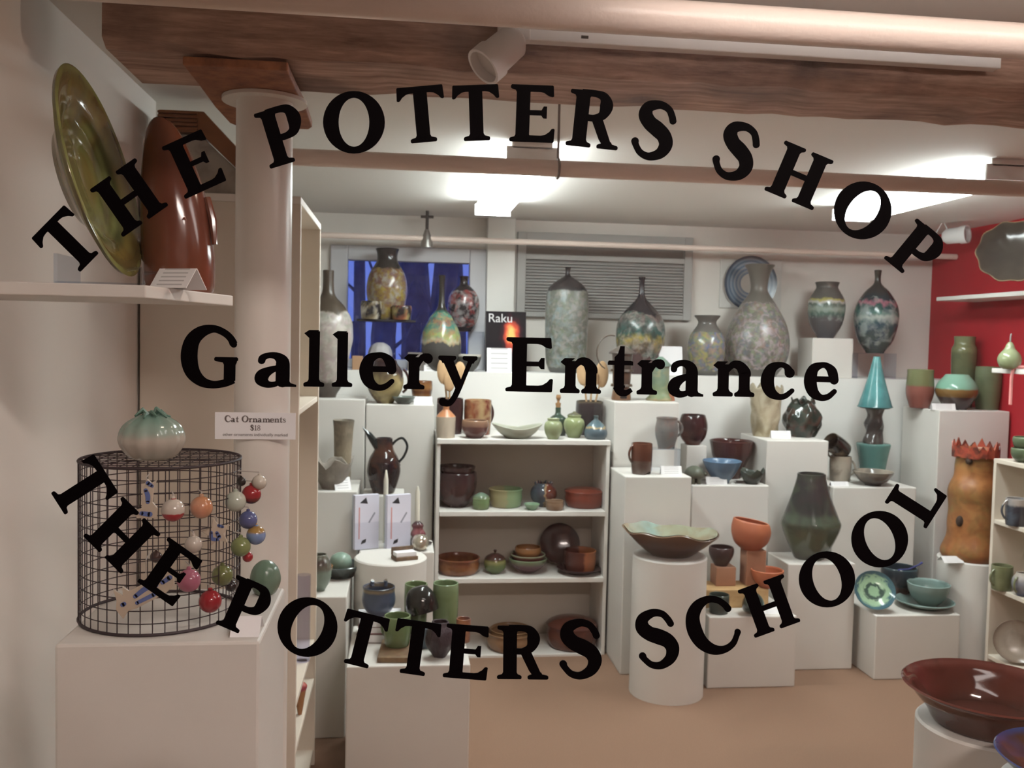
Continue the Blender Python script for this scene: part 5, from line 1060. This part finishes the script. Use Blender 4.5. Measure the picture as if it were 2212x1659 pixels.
# terracotta group
WP = wood('platform_wood', 'b08850', 'caa46c', (4, 10, 10), bump=.2)
X0, X1 = Xat(1534, 4.10, zR7), Xat(1697, 4.10, zR7); zpf = at(1610, 1283, 4.10).z
X1 = min(X1, X0+.33)
o = MB().box(0, X1-X0, 0, .17, 0, .088).build('wooden_block', WP, loc=(X0, 4.22, zR7), bevel=.003); tag(o, 'long pale wooden block under the terracotta bowls', 'block'); zpf = zR7+.088
TB = glaze('g_tblock', [(0,'9a6448'),(1,'b07a5a')], .6, ['c08a66'], 3, .4)
sT = depth((1.5, 4.2, zpf))/FPX
hL = 42*sT; o = MB().box(-.05, .05, -.045, .045, 0, hL).build('terracotta_block', TB, loc=(Xat(1561, 4.33, zpf), 4.33, zpf), bevel=.004); tag(o, 'short terracotta block under the dark bowl', 'block')
hR = 78*sT; o = MB().box(-.05, .05, -.045, .045, 0, hR).build('terracotta_block', TB, loc=(Xat(1626, 4.335, zpf+.08), 4.335, zpf), bevel=.004); tag(o, 'tall terracotta block under the round orange bowl', 'block')
pot('dark_small_bowl', 'small dark brown bowl on the short terracotta block', 'bowl', 1558, 4.33, zpf+hL, 54, 40, [(0,0),(.5,0),(.54,.05),(.9,.5),(1,.8),(.94,1)], glaze('g_dsb', [(0,'3a2828'),(1,'44302e')], .3))
ORG = glaze('g_org', [(0,'b05a34'),(.5,'bc6a40'),(1,'c06a3c')], .5, ['a85030'], 2, .5)
pot('round_orange_bowl', 'round orange bowl with a slanted mouth on the tall terracotta block', 'bowl', 1622, 4.335, zpf+hR, 84, 60, [(0,0),(.5,0),(.54,.04),(.85,.25),(1,.6),(.97,.85),(.9,1)], ORG, warp=lambda x, y, z, th, t: (x, y, z*(1-.10*t*math.cos(th))))
pot('orange_open_bowl', 'open orange bowl at the front of the wooden block', 'bowl', 1657, 4.262, zpf, 70, 38, BOWL, glaze('g_org2', [(0,'b05630'),(1,'c4683a')], .5))
DG = glaze('g_dkgreen', [(0,'38423c'),(.8,'3e4a46'),(1,'5a6a60')], .2)
pot('dark_green_cup', 'dark green cup behind the edge of the round plinth', 'cup', 1553, 4.15, zR7, 44, 40, CYL, DG, th=.003)
pot('dark_green_bowl', 'dark green bowl tipped on its side before the wooden block', 'bowl', 1612, 4.15, zR7+.018, 46, 36, BOWL, DG, rot=(math.radians(50), 0, math.radians(20)))
card('small printed card on the terracotta plinth', 1672, 4.12, zR7, 46, 10, 55)
# plates and bowls on the low right plinth
sG = depth((2.2, 4.25, zR8))/FPX; Rg = 43*sG
m, N, L, P = newmat('swirl_plate'); P.inputs['Roughness'].default_value = .12
tc = N.new('ShaderNodeTexCoord'); mp = N.new('ShaderNodeMapping'); mp.inputs['Location'].default_value = (-.5, -.5, 0); mp.inputs['Scale'].default_value = (1, 1, 0); L.new(tc.outputs['Generated'], mp.inputs[0])
ln = N.new('ShaderNodeVectorMath'); ln.operation = 'LENGTH'; L.new(mp.outputs[0], ln.inputs[0])
nz = N.new('ShaderNodeTexNoise'); nz.inputs['Scale'].default_value = 4; nz.inputs['Distortion'].default_value = 1.5; L.new(tc.outputs['Generated'], nz.inputs['Vector'])
mm = N.new('ShaderNodeMath'); mm.operation = 'MULTIPLY_ADD'; mm.inputs[1].default_value = .28; L.new(nz.outputs['Fac'], mm.inputs[0]); L.new(ln.outputs['Value'], mm.inputs[2])
r = N.new('ShaderNodeValToRGB'); cr = r.color_ramp; cr.elements[0].color = C('86a884'); cr.elements[1].position = .62; cr.elements[1].color = C('3e6470')
for p_, c_ in ((.24,'86a884'),(.28,'3a5048'),(.34,'42584e'),(.38,'90b08c'),(.50,'8cae8c'),(.56,'3e606a')):
    e = cr.elements.new(p_); e.color = C(c_)
L.new(mm.outputs[0], r.inputs[0]); L.new(r.outputs[0], P.inputs['Base Color'])
o = MB().lathe([(0,0),(Rg*.5,0),(Rg*.85,.012),(Rg,.03),(Rg*.98,.034),(Rg*.8,.019),(Rg*.45,.007),(0,.007)], 40).build('patterned_plate', m, smooth=50, rot=(math.radians(60), math.radians(0), math.radians(-14)), loc=(Xat(1890, 4.22, zR8+.08), 4.235, zR8+Rg*math.sin(math.radians(60))+.006)); tag(o, 'green plate with dark brush swirls tilted up on the low plinth', 'plate')
pot('dark_blue_bowl', 'dark blue-black bowl behind the pale blue saucer', 'bowl', 1942, 4.45, zR8, 76, 66, [(0,0),(.55,0),(.6,.05),(.66,.3),(.9,.5),(1,.8),(.98,1)], glaze('g_dbb', [(0,'3a1e1c'),(.35,'42241e'),(.45,'20262c'),(.9,'2c3a44'),(1,'3a5058')], .12, ['26323a'], 5, .4),
    extra=lambda t, R, H: free(MB().tube([(-R*.55, -R*.8, H*1.02), (R*.1, -R*.75, H*1.03), (R*.9, -R*.4, H*1.12), (R*1.15, -R*.3, H*1.18)], [R*.05, R*.05, R*.05, R*.07], 8).build('ladle', plain('cobalt', '3a407a', .2), t, smooth=True), t, 'thin cobalt blue ladle lying across the dark bowl', 'ladle'))
CELB = glaze('g_celb', [(0,'6a8078'),(.6,'76908a'),(1,'88a49e')], .2, ['6e8884'], 5, .3)
pot('blue_saucer', 'pale blue-green saucer at the front of the low plinth', 'saucer', 1997, 4.275, zR8, 122, 15, [(0,0),(.5,0),(.55,.25),(.85,.6),(1,1)], CELB)
pot('pale_blue_bowl', 'pale blue-green bowl on the matching saucer', 'bowl', 2005, 4.275, zR8+.008, 88, 48, BOWL, CELB)
# freeform dish
def freeform(x, y, z, th, t):
    k = t*t; q = 1+k*(.07*math.cos(2*th)+.03*math.sin(5*th)+.02*math.cos(9*th)); return x*q, y*q*.92, z+k*(.007*math.sin(3*th+.6)-.014*math.cos(th-.2)+.006*math.sin(7*th))
pot('freeform_dish', 'wide freeform brown dish with a pale turquoise glazed hollow', 'dish', 1450, 4.06, zC1, 196, 50, [(0,0),(.42,0),(.46,.04),(.72,.42),(.9,.78),(1,1)],
    glaze('g_free', [(0,'3e281c'),(.6,'4a3022'),(.85,'6a4c34'),(1,'94785a')], .3, ['5a3c28'], 3, .6), warp=freeform, seg=56, extra=lambda t, R, H: MB().lathe([(0,H*.22),(R*.42,H*.27),(R*.7,H*.60),(R*.90,H*.95),(R*.965,H*1.06),(R*.955,H*1.075),(R*.88,H*.98),(R*.66,H*.60),(R*.4,H*.31),(0,H*.26)], 56, lambda x, y, z, th, tt: freeform(x, y, z, th, math.hypot(x, y)/R)).build('inner_glaze', glaze('g_freein', [(0,'9a8464'),(.18,'98a090'),(.38,'8fb0aa'),(.5,'94886a'),(1,'8a7050')], .1, ['7a6a50','9aa890'], 2, .6, axis='X', wob=.12), t, smooth=60))
# mugs in the side unit
DKM = glaze('g_dkm', [(0,'2c2c34'),(.7,'3a3a44'),(.8,'a89c94'),(1,'b0a49c')], .15, ['6a7a8a'], 4, .4)
pot('black_white_mug', 'black and white mug on the upper shelf of the side unit', 'mug', 2196, 3.96, zvs[0], 46, 58, CYL, DKM, handles=[(180, .2, .95, .6, .1, DKM, .92)])
OLM = glaze('g_olm', [(0,'6a7048'),(1,'747a52')], .25, ['8a8c68','565c3c'], 4, .5)
pot('olive_mug', 'olive green mug on the lower shelf of the side unit', 'mug', 2164, 4.03, zvs[1], 44, 52, CYL, OLM, handles=[(190, .2, .85, .5, .1, OLM, .92)])
pot('grey_blue_mug', 'grey-blue mug at the frame edge on the lower shelf of the side unit', 'mug', 2209, 3.92, zvs[1], 44, 50, ROUND, glaze('g_gbm', [(0,'5a6480'),(.5,'8a8a94'),(1,'b0a498')], .25), handles=[(200, .2, .85, .4, .1, OLM, .9)])
sW = depth((2.7, 3.95, .3))/FPX; Rw = 46*sW
o = MB().lathe([(0,0),(Rw*.5,0),(Rw*.9,.012),(Rw,.022),(Rw*.98,.026),(Rw*.86,.018),(Rw*.5,.007),(0,.007)], 36).build('swirl_plate', glaze('g_swp', [(0,'8a7868'),(.5,'a09080'),(1,'8a7464')], .2, ['b4a698'], 6, .5), smooth=50, rot=(math.radians(75), 0, math.radians(-30)), loc=(Xat(2196, 3.98, .3), 3.98, zvs[2]+Rw*math.sin(math.radians(75))+.006)); tag(o, 'beige swirled plate standing on the bottom shelf of the side unit', 'plate')
GB = glaze('g_gbowl', [(0,'4e5c44'),(.8,'5a6a4c'),(1,'728260')], .2)
pot('green_bowl', 'lower of two green bowls stacked on the side unit', 'bowl', 2214, 3.98, zv, 56, 30, DEEP, GB, group='green bowls on the side unit')
pot('green_bowl', 'upper of two green bowls stacked on the side unit', 'bowl', 2216, 3.98, zv+.052, 52, 30, DEEP, GB, group='green bowls on the side unit')
# near bowls
pot('big_brown_bowl', 'big glossy red-brown bowl with a wide rim on the near round plinth', 'bowl', 2135, 2.2, zN1, 352, 80, [(0,0),(.62,0),(.65,.06),(.71,.32),(.84,.66),(.92,.9),(1,1)], glaze('g_big', [(0,'4c2a22'),(.4,'5e3026'),(1,'6c382e')], .08, ['4a241e'], 5, .4), th=.010, seg=64)
pot('blue_dish', 'deep blue dish with brown rim at the lower right corner', 'dish', 2330, 1.78, zN2, 330, 62, [(0,0),(.5,0),(.55,.1),(.82,.55),(1,1)], glaze('g_bd', [(0,'4a3020'),(.75,'5a4030'),(1,'3a4a80')], .15, ['3a4a8a'], 3, .6), th=.006, seg=48)

# ================================================================== NEAR LEFT DISPLAY
# round wire cage
cc = at(348, 1365, 1.575); Yc = 1.717; Xc = Xat(349, Yc, zL1+.15); rcg = .1365; Hc = at(349, 1011, Yc-rcg).z-zL1
WIRE = plain('rusty_wire', '33262a', .6, 1.0)
cg = thing('wire_cage', 'round dark wire mesh cage hung with ceramic ornaments', 'cage', (Xc, Yc, zL1))
def ringp(r, z, n=48): return [(r*math.cos(2*math.pi*i/n), r*math.sin(2*math.pi*i/n), z) for i in range(n)]
MB().tube(ringp(rcg, .003), .0028, 6, True).build('bottom_rim', WIRE, cg, smooth=True); MB().tube(ringp(rcg, Hc-.002), .0026, 6, True).build('top_rim', WIRE, cg, smooth=True)
m = MB()
for i in range(44):
    a = 2*math.pi*i/44; m.tube([(rcg*math.cos(a), rcg*math.sin(a), .002), (rcg*math.cos(a), rcg*math.sin(a), Hc-.002)], .00095, 4)
for k in range(1, 13): m.tube(ringp(rcg, Hc*k/13), .00095, 4, True)
tag(m.build('side_wires', WIRE, cg), kind='stuff')
m = MB(); 
for i in range(-6, 7):
    q = i*rcg/6.6; l = math.sqrt(max(rcg**2-q*q, 0))
    m.tube([(q, -l, Hc-.002), (q, l, Hc-.002)], .0009, 4); m.tube([(-l, q, Hc-.0005), (l, q, Hc-.0005)], .0009, 4)
tag(m.build('top_wires', WIRE, cg), kind='stuff')
# pumpkin pot on the cage
def leafy(t, R, H):
    lm = _mats['g_cablf']
    for k in range(9):
        a = k*.7; MB().tube([(0, 0, H*.86), (R*.3*math.cos(a), R*.3*math.sin(a), H*(1.0+.05*(k % 3))), (R*.55*math.cos(a+.3), R*.55*math.sin(a+.3), H*(.93+.04*(k % 2)))], [R*.09, R*.07, R*.03], 6).build('leaf', lm, t, smooth=True)
glaze('g_cablf', [(0,'5a8878'),(1,'6a9484')], .25)
pot('ribbed_pot', 'white ribbed gourd pot with a green leafy top sitting on the wire cage', 'pot', 329, Yc-.03, zL1+Hc+.001, 134, 98, [(0,0),(.5,0),(.7,.06),(.94,.28),(1,.5),(.86,.75),(.5,.93),(.2,1)],
    glaze('g_cab', [(0,'b4a898'),(.45,'c0b6a8'),(.65,'96aea0'),(1,'6f9c8e')], .15, ['a8b4a4'], 6, .35), warp=ribs(11, .035), solid=True, extra=leafy, seg=66)
# ornaments
HOOK = plain('hook_wire', 'b8b0a8', .4, 1.0)
def place_orn(px, py, d, mode):
    X0 = Xat(px, Yc-rcg, 1.2); s_ = depth((X0, Yc-rcg, 1.2))/FPX; R = d*s_/2
    if mode == 'side': Y = Yc-.02
    elif mode == 'in': Y = Yc+.03
    else:
        dx = X0-Xc; Y = Yc-math.sqrt(max(rcg**2-dx*dx, .0004))-R*.95-.003
    p = at(px, py, Y); return p, R
def ornament(label, px, py, d, mat, mode='front', ears=True):
    p, R = place_orn(px, py, d, mode)
    t = thing('ball_ornament', label, 'ornament', p, 'ceramic ornaments on the wire cage')
    MB().ball((0, 0, 0), R, 20, 14).build('ball', mat, t, smooth=True)
    MB().lathe([(0,0),(R*.22,0),(R*.2,R*.25),(R*.1,R*.32),(0,R*.32)], 10).build('cap', mat, t, loc=(0, 0, R*.92), smooth=True)
    tgt = Vector((Xc, Yc, p.z))-Vector(p); dd = math.hypot(tgt.x, tgt.y); u = (tgt/dd)*(dd-rcg) if dd > rcg else Vector((0, 0, 0))
    MB().tube([(0, 0, R*1.1), (0, 0, R*1.4), (u.x, u.y, R*1.5)], .0012, 5).build('hook', HOOK, t)
def og(n, bands, mott=None, ms=3, **k): return glaze(n, bands, .15, mott, ms, .8, wob=.05, **k)
ornament('white ball ornament with a red lower half', 374, 1102, 49, og('o1', [(0,'a81e26'),(.36,'b02028'),(.42,'c8bcae'),(1,'cfc4b6')]))
ornament('white ball ornament with bright orange splashes', 435, 1096, 49, og('o2', [(0,'c0b4a0'),(1,'c8bca8')], ['d86a28','a88a4c']))
ornament('mint green ball ornament on the right of the cage', 509, 1083, 47, og('o3', [(0,'b4b8a8'),(.5,'9ab8a4'),(1,'a8c0ac')], ['c8c8b8']))
ornament('red ball ornament with a dark underside', 543, 1068, 44, og('o4', [(0,'3a1c1e'),(.3,'7a1a20'),(.4,'a01c24'),(1,'a8222a')]), 'side')
ornament('small white ornament at the upper right of the cage', 560, 1042, 34, og('o5', [(0,'c0b8a8'),(1,'d0c8b8')]), 'side')
ornament('small black ornament at the upper right of the cage', 521, 1040, 22, og('o6', [(0,'2a2624'),(1,'302a28')]), 'side')
ornament('navy blue ball ornament at the right edge', 536, 1123, 42, og('o7', [(0,'2a2c5a'),(1,'30346a')], ['6a74a8']), 'side')
ornament('light blue and amber ball ornament at the right edge', 553, 1156, 44, og('o8', [(0,'7088b8'),(.6,'7a94c0'),(.75,'b08a40'),(1,'a8803c')]), 'side')
ornament('mossy green ball ornament below the mint one', 520, 1181, 45, og('o9', [(0,'5a6e44'),(1,'7a8a50')], ['8a9458']))
ornament('small red ornament under the mossy green one', 535, 1203, 24, og('o10', [(0,'9a1c24'),(1,'a82028')]), 'side')
ornament('plain white ball ornament in the middle of the cage', 418, 1176, 38, og('o12', [(0,'b8aca0'),(1,'c8beb0')]))
ornament('pink ball ornament low on the cage', 408, 1254, 50, og('o14', [(0,'b4607a'),(1,'c4708a')]))
ornament('olive green ball ornament beside the pink one', 480, 1243, 48, og('o15', [(0,'5a5e34'),(1,'6e7440')], ['7a8048']))
ornament('bright red ball ornament lowest on the cage', 454, 1299, 50, og('o16', [(0,'981420'),(1,'ac1a28')]))
ornament('brown ball ornament inside the cage', 337, 1203, 28, og('o17', [(0,'4a3430'),(1,'5a403a')]), 'in')
ornament('small blackish ornament near the lower right rim', 499, 1266, 26, og('o18', [(0,'241e1e'),(1,'2c2424')]))
PAINT = plain('blue_slip', '5468a0', .4); FLATW = glaze('flat_cream', [(0,'c4b29c'),(1,'cebea8')], .35)
def flat_orn(label, px, py, outline, size, rot, strokes, mode='front'):
    p, R = place_orn(px, py, size, mode); p = at(px, py, p.y)
    s_ = depth(p)/FPX*size/2
    t = thing('flat_ornament', label, 'ornament', p, 'ceramic ornaments on the wire cage')
    c_, n_ = math.cos(math.radians(rot)), math.sin(math.radians(rot))
    f = lambda u, v, d: ((u*c_-v*n_)*s_, d, (u*n_+v*c_)*s_)
    MB().prism(outline, 0, .005, f).build('plaque', FLATW, t, bevel=.0008)
    for st in strokes:
        m = MB()
        for poly in ribbon(st, 4): m.prism(poly, -.0012, .0, f)
        m.build('blue_brush_mark', PAINT, t)
    dd = Vector((Xc, Yc, p.z))-Vector(p)
    dist = math.hypot(dd.x, dd.y); u = dd/dist*(dist-rcg)
    MB().tube([(0, .003, s_*.6), (0, .003, s_*1.0), (u.x, u.y, s_*1.05)], .001, 5).build('hook', HOOK, t)
star = [(math.cos(math.pi/2+i*math.pi/5)*(1 if i % 2 == 0 else .48), math.sin(math.pi/2+i*math.pi/5)*(1 if i % 2 == 0 else .48)) for i in range(10)]
flat_orn('cream star ornament with blue brush marks', 467, 1151, star, 66, 12, [[(-.3,.1,.16),(-.35,-.3,.2),(.0,-.45,.16)], [(.05,.0,.16),(.15,-.3,.18)], [(.25,.45,.14),(.5,.3,.12)]])
cat = [(-1.0,-.05),(-.95,-.4),(-.7,-.25),(-.45,-.3),(.5,-.3),(.85,-.2),(1.0,.15),(.9,.3),(.6,.25),(-.4,.28),(-.5,.5),(-.62,.25),(-.78,.55),(-.85,.2)]
flat_orn('long cream cat ornament with blue stripes low in the cage', 314, 1281, cat, 142, 28, [[(-.3,.05,.1),(.1,.12,.12),(.4,.05,.08)], [(-.35,-.15,.08),(.2,-.16,.1)], [(.6,.05,.1),(.85,.08,.12)], [(-.75,.0,.1),(-.7,.0,.1)]])
flat_orn('upright cream cat ornament with blue stripes near the cage top', 315, 1076, [(-.45,-1),(.5,-1),(.55,-.5),(.3,-.2),(.35,.4),(.5,.9),(.25,.75),(.05,.95),(-.1,.6),(-.2,0),(-.2,-.5),(-.5,-.6)], 88, 0, [[(.0,.4,.14),(.1,.1,.18),(.1,-.2,.14)], [(-.2,-.75,.16),(.2,-.8,.2)], [(.1,.75,.16),(.3,.6,.12)]])
pot('pumpkin_pot', 'round green pot on the back corner of the cage plinth', 'pot', 573, 1.835, zL1, 64, 74, [(0,0),(.5,0),(.7,.06),(.95,.3),(1,.52),(.8,.8),(.4,.96),(.15,1)], glaze('g_pump', [(0,'5a6e58'),(1,'6a8a74')], .25, ['4e6450','7c9684'], 6, .5), warp=ribs(9, .03), solid=True)
card('blank white folded card at the front of the cage plinth', 528, 1.572, zL1, 62, 34, 48, mat=PAPER, yaw=0)
# sign on the column
px_, Ys = 552, YCOL-rc-.004
p = at(px_, 920, Ys); s_ = depth(p)/FPX
t = thing('ornament_sign', 'white sign reading Cat Ornaments fixed to the round column', 'sign', p)
MB().box(-85*s_, 85*s_, -.0015, 0, -29*s_, 29*s_).build('sign_card', PAPER, t, bevel=.0005)
INK = plain('sign_ink', '6e6462', .6, 1.0)
def sign_text(txt, size, cy_):
    tw = sum((G[c][0]*1.02 if c != ' ' else .4) for c in txt)*size; x = -tw/2; m = MB()
    for c in txt:
        if c == ' ': x += .4*size; continue
        for poly in G[c][1]:
            m.prism(poly, -.0019, -.0015, lambda u, v, d, x=x: (x+u*size, d, cy_+v*size))
        x += G[c][0]*1.02*size
    m.build('printed_line', INK, t)
sign_text('Cat Ornaments', 14*s_, 8*s_)
sign_text('$18', 12*s_, -10*s_)
me = text_mesh('other ornaments individually marked', 9.2*s_, 'printed_line'); me.materials.append(INK)
to = bpy.data.objects.new('printed_line', me); COL.objects.link(to); to.parent = t; to.location = (0, -.0018, -22*s_); to.rotation_euler = (math.pi/2, 0, 0)
# green platter on its clear stand, on the side wall shelf
pp = at(203, 385, 1.62); sP = depth(pp)/FPX; Rp = 228*sP
GP = glaze('g_platter', [(0,'7a7a3a'),(.28,'7a7436'),(.40,'7c8442'),(.5,'8a9250'),(.62,'5c6234'),(.75,'8a7a34'),(.93,'6a5a28'),(1,'8a9048')], .1, ['8a9256','7a5c2a','5c5c34'], 3, .55, wob=.03)
an = math.radians(76)
o = MB().lathe([(0,0),(Rp*.45,0),(Rp*.5,.008),(Rp*.62,.018),(Rp*.98,.042),(Rp,.048),(Rp*.97,.05),(Rp*.64,.03),(Rp*.58,.022),(Rp*.5,.02),(Rp*.3,.018),(Rp*.28,.015),(0,.014)], 64).build('green_platter', GP, smooth=45, rot=(0, an, 0))
zc_ = zS+.008+Rp*math.sin(an)
o.location = (Xat(158, 1.62, zc_), 1.62, zc_); tag(o, 'large mottled green platter standing upright on the side wall shelf', 'platter')
t = thing('plate_stand', 'clear acrylic easel holding the green platter', 'stand', (o.location.x+.05, 1.62, zS))
for sy in (-.05, .05):
    MB().tube([(.075, sy, .004), (.07, sy, .03), (.05, sy, .028)], .004, 6).build('front_hook', ACRYL, t, smooth=True)
    MB().box(-.06, .075, sy-.004, sy+.004, 0, .006).build('foot', ACRYL, t)
MB().box(-.062, -.056, -.054, .054, 0, .05).build('back_post', ACRYL, t)
# hooded brown figure
def arm_(t, R, H):
    MB().tube([(R*.78, -R*.1, H*.55), (R*.95, -R*.15, H*.42), (R*1.02, -R*.2, H*.28)], [R*.1, R*.12, R*.08], 8).build('arm', _mats['g_hood'], t, smooth=True)
    MB().lathe([(0,0),(R*.1,0),(R*.06,.006),(0,.006)], 8).build('button', _mats['g_hood'], t, loc=(R*.3, -R*.8, H*.4))
pot('hooded_figure', 'tall glossy red-brown hooded clay figure beside the green platter', 'sculpture', 388, 1.752, zS, 150, 372, [(0,0),(.92,0),(.98,.04),(1,.2),(.96,.4),(.86,.6),(.66,.8),(.46,.92),(.25,.98),(.1,1)],
    glaze('g_hood', [(0,'7a4028'),(.5,'6e3826'),(1,'7c4226')], .14, ['5e2e20'], 4, .4), warp=lambda x, y, z, th, t: (x-.035*t*t, y, z), solid=True, extra=arm_)
card('white printed tent card at the shelf edge before the hooded figure', 362, 1.575, zS, 96, 44, 38, yaw=-25)
# ceramic house roof on the tall unit
xq = Xat(440, 2.86, zu+.1)
t = thing('roofed_house_model', 'orange ribbed roof model with a pale gable on top of the tall shelf unit', 'model', (xq, 2.87, zu))
RO = glaze('g_roof', [(0,'8a4e20'),(1,'9a5c28')], .4, ['7a4018'], 4, .4); PG = glaze('g_gable', [(0,'a89c8c'),(1,'b4aca0')], .4, ['7a7068'], 6, .5)
MB().prism([(-.10,0),(.11,0),(.11,.07),(.0,.17),(-.10,.17)], -.06, .06, lambda u, v, d: (u, d, v)).build('gable_wall', PG, t, bevel=.003)
MB().prism([(-.115,.175),(.0,.175),(.165,.02),(.18,.06),(.012,.235),(-.115,.235)], -.075, .075, lambda u, v, d: (u, d, v)).build('roof_slab', RO, t, bevel=.004)
for k in range(5):
    MB().box(-.114, -.004, -.083, -.0745, .178+.0115*k, .184+.0115*k).build('roof_rib', RO, t)
